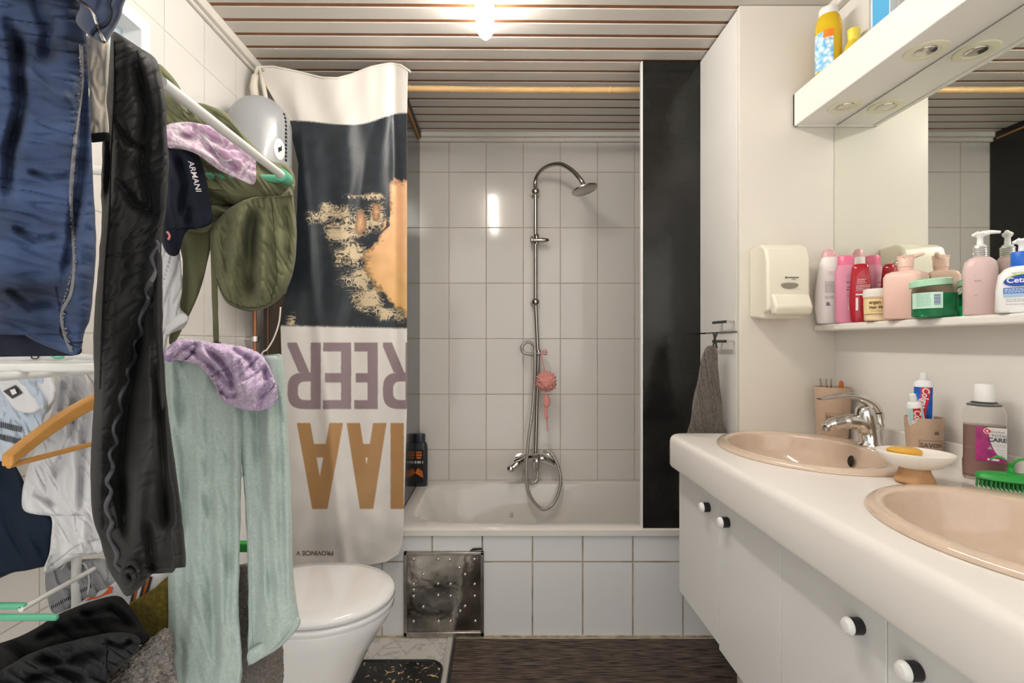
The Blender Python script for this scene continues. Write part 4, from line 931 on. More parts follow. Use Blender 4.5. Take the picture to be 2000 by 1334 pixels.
o = mb.build('printed_cloth', vcol_mat('curtain_print', .38, .1, .15, 1500), cu, 180)
so = o.modifiers.new('solid', 'SOLIDIFY'); so.thickness = .0012; so.offset = 1
MB().tube([cpt(interp(Lx, interp(Top, u))+(797-503)*u, interp(Top, u), .001) for u in [i/60 for i in range(61)]], .0045, 8).build('top_hem', mat('curtain_hem', (.70,.66,.60), .7), cu, 60)
mb = text('PROVINCIE V', .0245, lambda x, y: cpt(615-x*500, 1080+y*500, .0025), .0004, .006)
mb.build('small_lettering', 'ink_brown', cu, 0)
mb = MB().tube(spline([P(503,133,1.96), P(499,150,1.95), P(496,170,1.94), P(500,196,1.95)], 5), [.008]*5+[.014]*5+[.016]*6, 10).tube(spline([P(506,133,1.96), P(512,155,1.94), P(520,195,1.93)], 5), [.005]*5+[.008]*6, 10)
mb.build('gathered_corner', mat('curtain_cloth', (.68,.63,.54), .7), cu, 60)
mb = MB(); sphere(mb, P(513, 137, 1.93), .006); mb.build('pin', 'steel_br', cu)
mb = MB()

# ------------------------------------------------------------------ laundry and drying rack
def closed(poly, k=6):
    n = len(poly); out = []
    for i in range(n):
        p0, p1, p2, p3 = (Vector((*poly[(i+d) % n], 0)) for d in (-1, 0, 1, 2))
        for j in range(k):
            t = j/k; q = .5*((2*p1)+(p2-p0)*t+(2*p0-5*p1+4*p2-p3)*t*t+(3*p1-p0-3*p2+p3)*t**3); out.append((q.x, q.y))
    return out
class Garment:
    # a piece of cloth with real thickness: outline, depth, body and folds (layers = amplitude, width of folds, length of folds, angle)
    def __init__(s, poly, Y, T, layers, axis='v', Yf=None, p=2.6, seed=0, sharp=False, cr=(), endt=.035, wob=1.5):
        s.poly = poly if sharp else closed(poly); s.Y = Y; s.T = T; s.layers = layers; s.ax = 0 if axis == 'v' else 1
        s.Yf = Yf; s.p = p; s.seed = seed; s.cr = cr; s.endt = endt; s.wob = wob
        c = [q[1-s.ax] for q in s.poly]; s.t0, s.t1 = min(c)+.01, max(c)-.01
    def span(s, t):
        xs = []; pl = s.poly; a = s.ax; n = len(pl)
        for i in range(n):
            p, q = pl[i], pl[(i+1) % n]
            if (p[1-a]-t)*(q[1-a]-t) <= 0 and p[1-a] != q[1-a]: xs.append(p[a]+(q[a]-p[a])*(t-p[1-a])/(q[1-a]-p[1-a]))
        return (min(xs), max(xs)) if xs else (0, 0)
    def disp(s, px, py):
        k = s.Y/F; X, Z = px*k, py*k; d = 0; sd = s.seed
        for ly in s.layers:
            amp, wa, wl = ly[:3]; an = math.radians(ly[3] if len(ly) > 3 else 0); rid = ly[4] if len(ly) > 4 else 0
            al = Z*math.cos(an)+X*math.sin(an); ac = X*math.cos(an)-Z*math.sin(an)
            n = nz(ac/wa+.6*nz(ac*3, al*4, sd+3.1), al/wl, sd+amp*100)
            d += amp*((1-min(1, abs(n)*3.5))**1.6*2-.5 if rid else 2.2*n)
        for pts, dep, wd in s.cr:
            if abs(px-pts[0][0]) > 260: continue
            dm = 99; tt_ = 0; m_ = len(pts)-1
            for i in range(m_):
                (ax, ay), (bx2, by2) = pts[i], pts[i+1]; dx, dy = bx2-ax, by2-ay
                t = max(0, min(1, ((px-ax)*dx+(py-ay)*dy)/(dx*dx+dy*dy))); q = math.hypot(px-ax-t*dx, py-ay-t*dy)
                if q < dm: dm = q; tt_ = (i+t)/m_
            if dm < wd*3: d += dep*math.exp(-(dm/wd)**2)*smoothstep(0, .22, tt_)*smoothstep(1, .78, tt_)*(1+.7*nz(py*.02, px*.01, pts[0][0]*.1))
        return d
    def at(s, px, py, side=1, sp=None, off=0):
        t = (px, py)[1-s.ax]; u = (px, py)[s.ax]; a, b = sp or s.span(t)
        q = max(-1, min(1, (2*u-a-b)/(b-a) if b > a else 0)); h = s.T*(max(0, 1-abs(q)**s.p))**(1/s.p)
        e = min(t-s.t0, s.t1-t)/(s.t1-s.t0)/s.endt; h *= math.sqrt(max(0, min(1, e))*(2-max(0, min(1, e))))
        Y = s.Y+(s.Yf(px, py) if s.Yf else 0)+s.disp(px, py)*(.35+.65*min(1, (1-abs(q))*4))-side*h-off
        return P(px, py, Y)
    def mesh(s, step=2.5):
        nt = max(8, int((s.t1-s.t0)/step)); wmax = max(s.span(s.t0+(s.t1-s.t0)*i/20)[1]-s.span(s.t0+(s.t1-s.t0)*i/20)[0] for i in range(1, 20))
        nu = max(10, int(wmax/step)); vs = []; fs = []; n = 2*nu
        for j in range(nt+1):
            t = s.t0+(s.t1-s.t0)*j/nt; a, b = s.span(t)
            for i in range(n):
                g = i if i <= nu else n-i; q = -math.cos(PI*(g/nu)); q = .5*q+.5*(2*g/nu-1); u = (a+b)/2+(b-a)/2*q
                w_ = s.wob*nz(t*.03, s.seed, q*2)*abs(q)**3*(1 if q > 0 else -1)
                pt = (u+w_, t) if s.ax == 0 else (t, u+w_)
                vs.append(s.at(pt[0], pt[1], 1 if i <= nu else -1, (a, b)))
        for j in range(nt):
            for i in range(n): k = (i+1) % n; fs.append((j*n+i, j*n+k, (j+1)*n+k, (j+1)*n+i))
        fs += [tuple(range(n)), tuple(nt*n+i for i in range(n))]
        return MB().add(vs, fs)
    def seam(s, pts, r=.0012, off=0, k=8):
        return MB().tube([s.at(q.x, q.y, 1, None, off) for q in spline([(a, b, 0) for a, b in pts], k)], r, 6)
def fluff(mb, amp, sc):
    me = mb.v; 
    mb.v = [v+Vector((nz(v.x*sc, v.y*sc, v.z*sc), nz(v.x*sc+9, v.y*sc, v.z*sc), nz(v.x*sc, v.y*sc+9, v.z*sc)))*amp for v in mb.v]; return mb
fab = dict(bump=.25, bscale=1400)
M['denim'] = mat('blue_denim', (.028,.050,.115), .85, var=.75, vscale=13, sheen=.03, stretch=(.6,1,1.7), **fab)
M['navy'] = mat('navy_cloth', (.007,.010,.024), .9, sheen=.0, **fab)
M['black_jean'] = mat('black_denim', (.010,.010,.0105), .62, var=.6, vscale=14, sheen=.03, **fab)
M['fray'] = mat('frayed_grey', (.17,.17,.18), .8)
M['khaki'] = mat('khaki_fleece', (.150,.155,.080), .92, var=.12, vscale=20, sheen=.05, **fab)
M['khaki_d'] = mat('khaki_seam', (.06,.065,.03), .9)
M['mint'] = mat('mint_jersey', (.40,.49,.455), .9, var=.10, vscale=220, sheen=.2, bump=.35, bscale=900)
M['lilac'] = mat('lilac_towel', (.74,.58,.80), .95, var=.18, vscale=160, sheen=.2, bump=.9, bscale=420, bdist=.004)
M['lav'] = marble_mat('lavender_print', (.55,.35,.50), (.78,.70,.75), 14, .8, .42, .60)
M['whitec'] = mat('white_cotton', (.72,.72,.74), .85, sheen=.1, **fab)
M['blueish'] = mat('pale_blue_cotton', (.50,.58,.68), .85, sheen=.1, **fab)
M['creamc'] = mat('cream_cotton', (.66,.60,.51), .85, **fab)
M['blackc'] = mat('black_cloth', (.005,.005,.006), .9, sheen=.0, **fab)
M['olive'] = mat('olive_towel', (.19,.145,.02), .95, var=.3, vscale=120, bump=.9, bscale=500, bdist=.004)
M['fluffy'] = mat('grey_terry', (.27,.235,.205), .95, var=.5, vscale=130, sheen=.4, bump=1, bscale=380, bdist=.006)
M['fluffy2'] = mat('brown_terry', (.15,.125,.105), .95, var=.4, vscale=150, sheen=.3, bump=1, bscale=380, bdist=.006)
M['rack_white'] = mat('rack_white', (.80,.80,.78), .3)
M['hang_wood'] = mat('hanger_wood', (.62,.30,.07), .35, var=.15, vscale=12, stretch=(3,.3,3))

rk = thing('drying_rack', 'white tubular clothes drying rack with green plastic joints, covered in laundry', 'drying rack', (-.62, .8, 0))
a, b = (-.4235, .629, CAMZ+.327), (-.4235, .99, CAMZ+.327)
MB().tube([a, b], .0075, 16).build('rack_bar', 'rack_white', rk)
MB().tube([(-.4235,.975,CAMZ+.327), (-.4235,1.0,CAMZ+.326), (-.425,1.002,CAMZ+.326)], .0125, 16).tube([(-.425,1.0,CAMZ+.326), (-.60,1.0,CAMZ+.332)], .0085, 12).build('green_joint', 'green_pl', rk)
MB().tube([(-.95,.755,CAMZ-.0255), (-.58,.755,CAMZ-.0255)], .0062, 12).build('rack_bar', 'rack_white', rk)
MB().tube([(-.95,.70,CAMZ-.036), (-.52,.70,CAMZ-.034)], .0062, 12).build('rack_bar', 'rack_white', rk)
MB().tube([(-.80,.908,CAMZ-.054), (-.42,.908,CAMZ-.054)], .0035, 12).build('rack_bar', 'rack_white', rk)
MB().tube([(-.93,.5,CAMZ+.36), (-.50,.5,CAMZ+.36)], .0075, 12).build('rack_bar', 'rack_white', rk)
MB().tube([(-.93,.64,CAMZ+.345), (-.45,.64,CAMZ+.345)], .006, 12).build('rack_bar', 'rack_white', rk)
MB().tube([(-.93,.5,CAMZ+.36), (-.93,.64,CAMZ+.345)], .006, 12).build('rack_bar', 'rack_white', rk)
MB().tube([(-.93,.57,.02), (-.93,.57,CAMZ+.353)], .0085, 12).build('rack_post', 'rack_white', rk)
MB().tube([(-.665,.66,CAMZ-.045), (-.665,1.12,CAMZ-.045)], .006, 12).build('rack_bar', 'rack_white', rk)
MB().tube([(-.80,.95,.02), (-.80,.95,CAMZ+.33)], .0085, 12).build('rack_post', 'rack_white', rk)
MB().tube([(-.60,1.01,CAMZ+.33), (-.80,.95,CAMZ+.33)], .0085, 12).build('rack_bar', 'rack_white', rk)
MB().tube([(-.763,.80,CAMZ-.425), (-.763,1.15,CAMZ-.425)], .0042, 12).build('rack_bar', 'rack_white', rk)
MB().box(-.86,-.70,.792,.80,CAMZ-.440,CAMZ-.430).box(-.86,-.760,.80,.81,CAMZ-.426,CAMZ-.417).build('green_joint', 'green_pl', rk, bevel=.003)
c = P(473, 1067, 1.05); MB().box(c.x-.03, c.x+.02, 1.04, 1.06, c.z-.009, c.z+.009).build('green_joint', 'green', rk, bevel=.002)
MB().tube([(-.79,1.05,c.z), (c.x-.02,1.05,c.z)], .007, 10).build('rack_bar', 'rack_white', rk)

def garment(name, label, cat, g, m, grp=None, step=2.5, fl=None):
    mb = g.mesh(step)
    if fl: fluff(mb, *fl)
    t = thing(name, label, cat, g.at(sum(q[0] for q in g.poly)/len(g.poly), g.t1 if g.ax == 0 else sum(q[1] for q in g.poly)/len(g.poly)), grp)
    o = mb.build('cloth', m, t, 180); return t
# blue jeans
g = Garment([(-70,-50),(60,-50),(150,-45),(166,40),(172,120),(177,250),(184,400),(188,480),(182,560),(176,620),(166,645),(153,690),(128,690),(60,662),(0,620),(-70,600)], .50, .022,
            [(.012,.06,.35,8),(.004,.02,.06,78),(.0018,.010,.05,80,1),(.002,.03,.12,5)], seed=1.3, cr=[([(5,20),(36,80),(44,200),(20,300),(14,430)],.03,12),([(170,100),(164,220),(160,330),(141,470),(118,590)],.022,11),([(60,-20),(95,60),(90,130)],.02,14),([(20,440),(70,470),(130,460)],.012,8),([(10,560),(60,600),(120,590)],.012,7),([(40,120),(90,170),(150,200)],-.012,9),([(50,330),(100,350),(150,340)],.010,7)])
t = garment('jeans', 'faded blue jeans hanging at far left in the foreground', 'jeans', g, 'denim')
mb = g.seam([(158,90),(160,160),(152,230),(145,290),(138,400),(146,500),(140,570),(122,610),(126,650),(140,686)], .0016, .001)
for i in range(70):
    q = spline([(158,90,0),(152,230,0),(138,400,0),(146,500,0),(122,610,0),(140,686,0)], 14)[i]; mb.tube([g.at(q.x, q.y, 1, None, .001), g.at(q.x+random.uniform(-3,4), q.y+random.uniform(-4,4), 1, None, .004)], .0008, 5)
mb.build('frayed_seam', 'fray', t)
g.seam([(108,560),(120,620),(118,650),(135,668),(160,668)], .001, .0005).build('hem_seam', 'navy', t)
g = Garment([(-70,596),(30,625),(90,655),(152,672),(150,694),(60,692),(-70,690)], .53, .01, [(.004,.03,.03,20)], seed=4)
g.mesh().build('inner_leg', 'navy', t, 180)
g = Garment([(-60,-60),(236,-60),(240,15),(226,52),(207,84),(188,78),(165,62),(148,40),(140,-10)], .475, .016, [(.006,.03,.05,-40),(.004,.012,.03,-30,1)], seed=5)
g.mesh().build('folded_waistband', mat('denim_dark', (.016,.026,.058), .8, var=.6, vscale=18, sheen=.2), t, 180)
g.seam([(148,-5),(178,20),(190,50),(204,82)], .0014, .001).build('zip', 'steel_br', t)
# cream garment
g = Garment([(168,75),(190,68),(212,82),(212,150),(208,200),(212,262),(175,265),(174,160)], .57, .010, [(.005,.02,.12,8),(.002,.01,.03,0,1)], seed=7, p=4)
t = garment('trousers', 'cream cotton garment with a dark hem, squeezed between blue and black jeans', 'garment', g, 'creamc')
Garment([(173,262),(212,258),(213,274),(176,278)], .568, .012, [], seed=7, p=4).mesh().build('dark_hem', 'blackc', t, 180)
# black jeans
g = Garment([(216,72),(222,62),(232,66),(268,90),(304,115),(314,150),(324,200),(326,260),(330,320),(325,400),(316,470),(315,560),(317,650),(322,740),(333,840),(347,940),(357,1020),(362,1080),(362,1108),(350,1100),(335,1120),(300,1120),(270,1152),(248,1165),(232,1145),(212,1110),(197,1060),(180,1000),(177,900),(184,760),(182,660),(190,540),(198,440),(198,340),(203,230),(212,140)], .62, .030,
            [(.016,.045,.6,-5),(.006,.022,.3,-5),(.003,.04,.06,55),(.0012,.014,.06,-60,1)], seed=2.1, cr=[([(306,540),(275,660),(248,790),(238,900),(244,1000),(256,1090)],.045,14),([(306,690),(312,820),(320,950),(332,1060)],.025,9),([(262,100),(284,220),(276,330),(308,440)],.022,10),([(206,150),(212,300),(206,420)],.018,8),([(220,340),(262,400),(306,420)],.012,8),([(218,220),(250,280),(300,300)],.010,7),([(300,480),(288,640),(290,760)],-.014,8),([(286,1010),(296,1090),(300,1120)],.02,7),([(330,1010),(340,1090),(338,1120)],-.012,7)])
t = garment('jeans', 'black jeans hanging lengthwise in the foreground with a frayed seam', 'jeans', g, 'black_jean', step=2.2)
mb = MB(); pts = spline([(305,470,0),(297,540,0),(282,600,0),(268,665,0),(248,735,0),(232,800,0),(222,860,0),(214,930,0),(213,1000,0),(220,1060,0),(236,1120,0)], 14)
wv = [g.at(q.x+5*math.sin(i*.55+.8*math.sin(i*.13)), q.y+3*math.sin(i*.4), 1, None, .004+.003*math.sin(i*.55)) for i, q in enumerate(pts)]
mb.tube(wv, [.0016+.0013*abs(math.sin(i*.275)) for i in range(len(wv))], 8).build('frayed_seam', mat('fray_dark', (.07,.07,.08), .7), t)
mb = g.seam([(224,80),(224,180),(218,300),(214,420),(206,520),(200,640),(196,760)], .0012, .0005)
mb.build('side_seam', 'blackc', t); g.seam([(268,100),(290,200),(270,300),(300,400),(285,500)], .0012, .0002).build('side_seam', 'blackc', t)
Garment([(300,500),(316,500),(318,650),(323,760),(316,800),(305,700),(300,600)], .60, .010, [(.003,.02,.2)], seed=9).mesh().build('inner_leg', 'black_jean', t, 180)
for (cx_, cy_, r_) in ((256,1118,15),(252,1128,11)):
    mb = MB(); mb.tube([g.at(cx_+r_*math.cos(a), cy_+r_*1.3*math.sin(a), 1, None, .006) for a in [2*PI*i/24 for i in range(25)]], .003, 8).build('hem_button', 'black_jean', t)
# khaki hoodie
FL = [(.012,.06,.12,30),(.006,.025,.09,35),(.0025,.012,.05,30,1)]
g = Garment([(306,128),(328,140),(350,168),(366,198),(400,203),(440,220),(460,244),(500,288),(530,314),(558,322),(573,338),(577,360),(566,385),(525,402),(490,400),(450,400),(400,365),(350,330),(318,300),(308,200)], 1.03, .028, [(.014,.06,.25,55),(.007,.025,.12,50),(.003,.012,.06,45,1)], seed=11, axis='h', cr=[([(330,150),(360,215),(420,260),(480,330)],-.015,14),([(345,165),(365,200),(372,240)],.02,8),([(430,240),(490,300),(540,350)],.02,9)])
t = garment('hoodie', 'khaki green hoodie draped over the upper rack bar, hood hanging down', 'hoodie', g, 'khaki')
g = Garment([(330,330),(420,350),(520,375),(565,372),(572,386),(545,398),(490,392),(455,412),(430,440),(400,455),(365,450),(340,430)], 1.02, .03, [(.012,.03,.2,70),(.005,.015,.1,60)], seed=12, cr=[([(350,445),(430,425),(480,400),(560,376)],.012,5),([(380,380),(440,400),(520,385)],.025,9),([(360,400),(420,420)],-.014,8)])
g.mesh().build('sleeve', 'khaki', t, 180)
g = Garment([(410,455),(428,425),(455,402),(495,385),(540,388),(568,368),(577,420),(579,480),(571,540),(547,584),(503,608),(468,604),(440,588),(424,552),(418,500)], 1.0, .055, [(.014,.05,.3,0),(.007,.022,.15,8),(.003,.012,.05,20,1)], seed=13.5, cr=[([(502,400),(488,460),(486,530),(494,600)],.045,12),([(452,415),(438,480),(446,560)],.022,9),([(516,430),(514,520),(508,590)],-.018,8),([(556,400),(562,470),(552,540)],.014,8),([(470,420),(466,520)],-.014,9)])
g.mesh().build('hood', 'khaki', t, 180)
g.seam([(530,392),(534,430),(538,490),(541,540),(534,566),(530,585)], .0013, -.0004).build('hood_seam', 'khaki_d', t)
g.seam([(424,545),(440,580),(470,598),(503,600),(530,590)], .0013, -.0004).build('hood_seam', 'khaki_d', t)
g = Garment([(352,440),(412,436),(408,500),(388,575),(366,622),(346,662),(331,672),(333,640),(350,590),(357,520)], 1.05, .014, [(.006,.03,.2,10)], seed=14)
g.mesh().build('sleeve', 'khaki', t, 180)
g = Garment([(410,448),(427,448),(425,560),(428,668),(417,670),(413,560)], 1.0, .004, [(.003,.03,.2,0)], seed=15, sharp=True)
g.mesh().build('drawstring', 'khaki', t, 180)
MB().box(*[v for q in ((P(416,0,1).x, P(429,0,1).x), (.994,1.004), (P(0,676,1).z, P(0,668,1).z)) for v in q]).build('drawstring_tip', 'khaki_d', t)
# lavender shirt
g = Garment([(322,248),(362,238),(410,246),(445,262),(475,285),(499,305),(498,358),(470,352),(430,333),(385,302),(350,290),(326,288)], .93, .014, [(.010,.035,.10,60),(.005,.015,.05,55),(.002,.009,.03,60,1)], seed=16, axis='h', cr=[([(335,262),(390,270),(440,320),(480,335)],.022,7),([(370,246),(410,270),(450,290)],.018,6),([(330,280),(400,300),(460,345)],-.010,6)])
t = garment('shirt', 'lavender printed shirt bunched up under the white upper rack bar', 'shirt', g, 'lav')
g.seam([(395,262),(415,285),(430,308),(440,314),(452,312)], .002, .001).build('white_print', 'whitec', t)
# navy shirt
g = Garment([(312,296),(345,292),(385,300),(402,345),(412,400),(416,432),(396,445),(370,448),(356,470),(348,497),(332,499),(318,480),(312,440)], .955, .020, [(.012,.03,.2,12),(.005,.015,.08,20)], seed=17, cr=[([(345,300),(362,360),(350,440)],.018,7),([(330,330),(332,400),(345,470)],-.01,6),([(372,400),(368,440)],.015,6)])
t = garment('t_shirt', 'navy t-shirt with white lettering hanging under the green hoodie', 't-shirt', g, 'navy')
def af(x, y):
    # runs downwards, slightly slanted
    px = 380+x*240*1.0+y*880; py = 345+x*900; return g.at(px, py, 1, None, .0022)
text('ARMANI', .018, af, .0002, .006).build('white_lettering', 'ink_white', t, 0)
g.seam([(326,452),(331,460),(329,468)], .0022, .001).build('pink_mark', mat('pink_mark', (.75,.28,.25), .6), t)
# white tops in the gap between black jeans and hoodie
g = Garment([(300,440),(345,470),(356,560),(352,600),(366,618),(360,640),(330,655),(322,686),(300,690)], 1.02, .012, [(.008,.04,.2,-12),(.003,.012,.08,-15,1)], seed=18)
t = garment('t_shirt', 'white top with folded strap hanging between the black jeans and khaki sleeve', 'top', g, 'whitec')
g = Garment([(330,632),(352,612),(368,618),(364,630),(340,645),(326,655)], 1.0, .008, [(.003,.02,.03)], seed=19, axis='h'); g.mesh().build('strap', 'whitec', t, 180)
# mint trousers
ML = [(.012,.038,.9,2),(.003,.020,.5,-4),(.0016,.012,.10,20)]
g = Garment([(316,706),(330,701),(390,699),(440,698),(470,702),(474,800),(472,900),(469,1050),(466,1180),(463,1350),(332,1350),(329,1200),(327,1060),(322,900),(318,800)], .90, .022, ML, seed=21, p=3, cr=[([(404,730),(410,1000),(424,1380)],.016,10),([(352,690),(362,960),(366,1280)],.012,9),([(446,760),(450,1050),(440,1300)],.010,8),([(380,700),(388,1000),(400,1330)],-.007,9),([(330,900),(350,1100),(356,1400)],.010,9)])
t = thing('trousers', 'mint green jersey trousers hanging from the rack with both legs down', 'trousers', g.at(450, 1300))
g.mesh(2.2).build('trouser_leg', 'mint', t, 180)
g2 = Garment([(450,704),(500,697),(535,692),(552,698),(558,760),(564,860),(570,1000),(573,1120),(584,1205),(583,1222),(545,1262),(492,1296),(484,1292),(485,1200),(483,1080),(477,960),(470,885),(462,800)], .905, .020, ML, seed=23, p=3, endt=.02, cr=[([(500,700),(506,900),(536,1240)],.014,9),([(538,690),(546,900),(556,1250)],.012,8),([(522,712),(524,900)],-.010,7),([(512,960),(520,1180)],-.010,7)])
g2.mesh(2.2).build('trouser_leg', 'mint', t, 180)
gh = Garment([(486,1270),(530,1245),(560,1222),(582,1204),(585,1222),(550,1262),(515,1284),(487,1298)], .892, .010, [(.002,.02,.02)], seed=24, axis='h', wob=.5); gh.mesh(2).build('hem', 'mint', t, 180)
g2.seam([(478,930),(484,1000),(489,1100),(490,1200),(494,1290)], .0014, .0006).build('inner_seam', 'mint', t)
g = Garment([(400,700),(440,694),(500,690),(515,712),(500,740),(420,730)], .915, .02, [(.006,.02,.2)], seed=25); g.mesh().build('waistband', 'mint', t, 180)
# lilac towel
g = Garment([(318,694),(335,678),(350,663),(395,666),(440,672),(485,680),(512,695),(530,728),(542,765),(538,785),(522,799),(488,802),(455,795),(432,780),(420,752),(402,728),(385,712),(350,704),(330,700)], .842, .034,
            [(.016,.035,.11,-42),(.007,.018,.07,-45,1),(.003,.010,.02)], seed=26, axis='h', p=2.2, cr=[([(392,674),(432,706),(452,740),(455,770)],.035,6),([(352,672),(395,700),(430,735),(470,772)],.026,6),([(440,672),(486,700),(500,735)],.022,5),([(516,712),(522,750),(502,784)],.024,6),([(425,760),(445,775),(470,770)],.03,6),([(470,690),(480,740),(485,790)],-.012,8)])
t = garment('towel', 'fluffy lilac towel bunched over top of the mint trousers', 'towel', g, 'lilac', step=1.8, fl=(.0018,700))
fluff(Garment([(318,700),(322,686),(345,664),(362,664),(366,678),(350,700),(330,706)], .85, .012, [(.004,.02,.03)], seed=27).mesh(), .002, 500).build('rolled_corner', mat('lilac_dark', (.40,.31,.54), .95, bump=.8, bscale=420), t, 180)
# brown grey towel behind, at the bottom
g = Garment([(462,1125),(475,1108),(490,1104),(500,1180),(545,1215),(547,1350),(462,1350)], .99, .02, [(.008,.03,.3)], seed=28)
garment('towel', 'dark grey brown terry towel hanging low behind the mint trousers', 'towel', g, 'fluffy2', fl=(.002,500))
# upper left pale clothes
g = Garment([(-40,726),(20,724),(88,727),(106,748),(109,776),(98,800),(86,815),(84,845),(62,868),(48,895),(20,902),(-40,880)], .80, .022, [(.010,.04,.12,30),(.006,.02,.06,40),(.002,.010,.03,20,1)], seed=31)
t = garment('t_shirt', 'pale blue and white t-shirt with black square emblem at left edge', 't-shirt', g, 'blueish')
g1 = Garment([(-40,726),(20,724),(88,727),(106,748),(108,776),(92,796),(60,808),(30,800),(10,775),(-10,752),(-40,745)], .782, .016, [(.006,.03,.1,30)], seed=32); g1.mesh().build('white_collar', 'whitec', t, 180)
def quad(gg, pts, off=.002, sub=3):
    return [gg.at(x, y, 1, None, off) for x, y in pts]
mb = MB().add(quad(g1, [(6,764),(30,752),(44,768),(24,779)]), [(0,1,2,3)]); mb.build('emblem', 'ink', t, 0)
MB().add(quad(g1, [(19,762),(29,759),(33,768),(24,772)], .006), [(0,1,2,3)]).build('emblem_centre', 'ink_white', t, 0)
mb = MB()
for y0 in (822, 846):
    for k in range(13):
        x = -6+k*3.8; y = y0+k*.9; mb.add(quad(g, [(x,y),(x+2.6,y+.6),(x+2.2,y+12),(x-.4,y+11.4)], .003), [(0,1,2,3)])
mb.build('striped_print', 'ink', t, 0)
g = Garment([(112,722),(150,718),(195,716),(198,860),(198,1000),(206,1072),(170,1084),(140,1092),(118,1106),(92,1120),(84,1114),(97,1075),(100,1012),(75,1006),(44,992),(50,930),(84,840),(105,790)], .90, .020, [(.012,.035,.35,4),(.006,.018,.12,15),(.0025,.012,.04,30,1)], seed=33, cr=[([(150,730),(138,850),(100,950)],.022,8),([(176,750),(160,900),(152,1060)],.020,7),([(125,740),(118,820)],.02,7),([(60,960),(110,990)],.015,6),([(104,1000),(106,1070)],.015,6)])
t = garment('shirt', 'white cotton shirt hanging behind the wooden hanger', 'shirt', g, 'whitec')
g.seam([(93,1108),(120,1088),(150,1066),(198,1052)], .0012, .0002).build('hem_seam', 'grey_pl', t)
g = Garment([(-40,880),(18,896),(46,940),(52,985),(100,1010),(100,1050),(92,1100),(70,1110),(30,1117),(-40,1117)], .93, .022, [(.010,.05,.3),(.004,.02,.1,30)], seed=34)
garment('trousers', 'dark navy garment hanging below the pale blue t-shirt', 'garment', g, mat('navy_blue', (.006,.016,.036), .9, sheen=.0, **fab))
g = Garment([(-40,693),(20,690),(60,688),(100,688),(140,690),(188,694),(188,703),(100,705),(20,707),(-40,706)], .755, .012, [(.004,.02,.02)], seed=35, axis='h')
t = garment('underwear', 'white cloth with small prints lying over the rack bars under the blue jeans', 'garment', g, 'whitec')
mb = MB(); mb.tube([g.at(68+7*math.cos(a), 697+4*math.sin(a), 1, None, .001) for a in [2*PI*i/16 for i in range(17)]], .0009, 6).build('printed_ring', 'ink', t)
g.seam([(100,694),(112,699),(125,696)], .0022, .0005).build('green_print', 'green_pl', t)
# wooden hanger, hung lengthwise in the rack
hg = thing('clothes_hanger', 'orange brown wooden clothes hanger in front of the white shirt', 'hanger', (-.665, .88, CAMZ-.05))
X0 = -.668
pts = []; nH = 24
for i in range(nH+1):
    q = -1+2*i/nH; y = .885+q*.205; z = CAMZ-.088-.072*abs(q)**1.7; pts.append((y, z))
mb = MB(); vs = []; fs = []
for (y, z) in pts:
    hh = .0085+.003*(1-abs((y-.885)/.205))
    for dx, dz in ((-.008,-hh),(.008,-hh),(.008,hh),(-.008,hh)): vs.append((X0+dx, y, z+dz))
for j in range(nH):
    for k in range(4): fs.append((j*4+k, j*4+(k+1) % 4, (j+1)*4+(k+1) % 4, (j+1)*4+k))
fs += [(0,1,2,3), (nH*4,nH*4+1,nH*4+2,nH*4+3)]
mb.add(vs, fs).build('shoulder_arm', 'hang_wood', hg, 30, bevel=.003)
MB().tube([(X0,.683,CAMZ-.167), (X0,1.087,CAMZ-.163)], .004, 10).build('trouser_bar', 'hang_wood', hg)
MB().tube(spline([(X0,.885,CAMZ-.085),(X0,.885,CAMZ-.055),(X0,.885,CAMZ-.045),(X0,.875,CAMZ-.03),(X0,.888,CAMZ-.018),(X0,.903,CAMZ-.03)], 5), .0018, 8).build('hook', 'steel_br', hg)
# lower tier
g = Garment([(90,1118),(120,1100),(165,1092),(205,1092),(228,1118),(226,1150),(190,1170),(140,1188),(104,1198),(92,1165)], .97, .020, [(.008,.03,.08,40),(.003,.012,.04,20,1)], seed=41)
t = garment('cardigan', 'grey ribbed knit garment folded over the lower rack bar', 'garment', g, mat('grey_knit', (.34,.35,.37), .9, bump=.5, bscale=500, **{}))
g.seam([(120,1112),(132,1098),(150,1094),(168,1105),(174,1130),(172,1160)], .0016, .0008).build('edge_seam', 'whitec', t)
mb = MB()
for k in range(22):
    x = 100+k*3.6; y = 1190-k*2.0; mb.tube([g.at(x, y-6, 1, None, .001), g.at(x+2, y, 1, None, .001)], .0006, 5)
mb.build('ribbing', 'blackc', t)
g = Garment([(150,1185),(170,1168),(215,1142),(240,1130),(300,1112),(332,1104),(334,1140),(290,1168),(262,1190),(240,1200),(190,1200)], .95, .012, [(.004,.03,.05,30)], seed=42, axis='h')
t = garment('t_shirt', 'white cloth with an orange and black print lying on lower rack bars', 'garment', g, 'whitec')
MB().add(quad(g, [(166,1174),(186,1158),(214,1145),(220,1146),(218,1158),(190,1168)], .0025), [tuple(range(6))]).build('orange_print', mat('print_orange', (.75,.12,.02), .6), t, 0)
for k, c_ in enumerate(('ink','orange_print_b','ink_white','ink','orange_print_b','ink')):
    mt2 = M.get(c_) or mat('print_rust', (.50,.14,.03), .6)
    d = k*6; MB().add(quad(g, [(252+d,1184-d*.6),(258+d,1180-d*.6),(268+d,1142-d*.5),(262+d,1140-d*.5)], .003), [(0,1,2,3)]).build('stripe_print', mt2, t, 0)
g = Garment([(250,1182),(275,1166),(300,1150),(340,1128),(345,1240),(310,1262),(285,1262),(268,1232),(258,1205)], .925, .018, [(.006,.04,.08,30)], seed=43)
garment('towel', 'mustard olive towel beside the mint trousers on the lower tier', 'towel', g, 'olive', fl=(.0016,600))
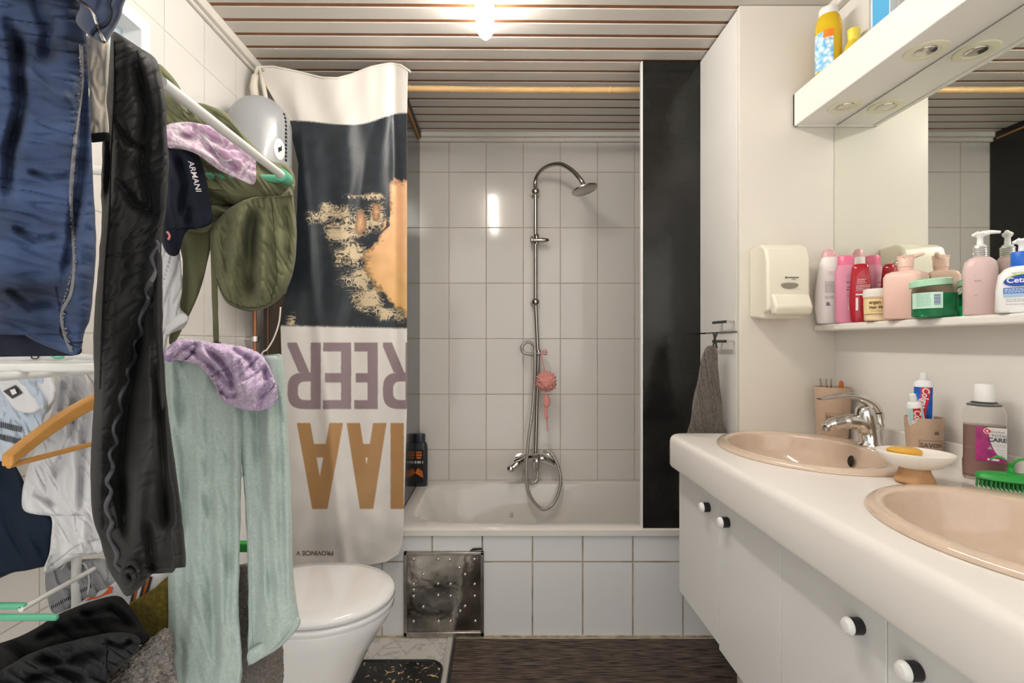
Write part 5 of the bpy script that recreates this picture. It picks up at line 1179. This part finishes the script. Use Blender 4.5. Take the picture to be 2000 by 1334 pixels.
g = Garment([(-40,1272),(0,1256),(50,1238),(100,1208),(150,1184),(200,1168),(232,1164),(250,1180),(265,1200),(280,1226),(292,1248),(262,1262),(200,1250),(120,1270),(60,1300),(0,1320),(-40,1325)], .84, .028, [(.012,.03,.12,55),(.006,.015,.07,50)], seed=44, axis='h', cr=[([(60,1250),(130,1225),(200,1215),(260,1225)],.04,8),([(150,1200),(220,1190),(270,1230)],.03,7)])
garment('sweater', 'black garment piled on the lower tier, upper one of the two dark ones', 'garment', g, 'blackc')
pin = stripe_mat('pinstripe', (.006,.007,.009), (.020,.023,.026), 700, 0, .85, .60, bump=.1)
g = Garment([(-40,1345),(-10,1318),(30,1292),(80,1268),(140,1252),(200,1238),(250,1236),(275,1252),(258,1284),(225,1312),(195,1342),(190,1375),(-40,1375)], .76, .034, [(.014,.03,.12,65),(.006,.016,.07,60),(.003,.01,.05,60,1)], seed=45, axis='h', cr=[([(60,1290),(140,1290),(230,1262)],.03,9),([(40,1330),(110,1310),(180,1330)],.035,9),([(200,1250),(240,1265),(262,1250)],.03,6)])
garment('shirt', 'dark pinstriped garment bunched in the bottom left corner', 'garment', g, pin)
g = Garment([(150,1370),(185,1334),(215,1305),(262,1272),(300,1244),(332,1228),(338,1290),(338,1375),(200,1375)], .83, .026, [(.010,.03,.1,20),(.005,.014,.05,10)], seed=46)
garment('towel', 'shaggy light grey brown towel at bottom left beside the mint trousers', 'towel', g, 'fluffy', fl=(.004,330))
# towel on cabinet handle
YT = 1.74
g = Garment([(1378,680),(1386,675),(1396,677),(1401,684),(1403,720),(1408,770),(1413,820),(1416,860),(1346,860),(1349,820),(1356,770),(1364,735),(1370,700)], YT, .016, [(.010,.022,.6,6),(.004,.012,.3,8,1)], seed=51)
g.Yf = None
t = garment('hand_towel', 'grey brown hand towel hanging from the tall cabinet handle', 'towel', g, 'fluffy2', step=1.5, fl=(.0012,500))
MB().tube([P(1393,649,1.74), P(1397,664,1.738), P(1400,680,1.74)], .0035, 8).tube([P(1401,649,1.745), P(1395,664,1.742), P(1393,680,1.74)], .0035, 8).build('hanging_loop', 'black', t)
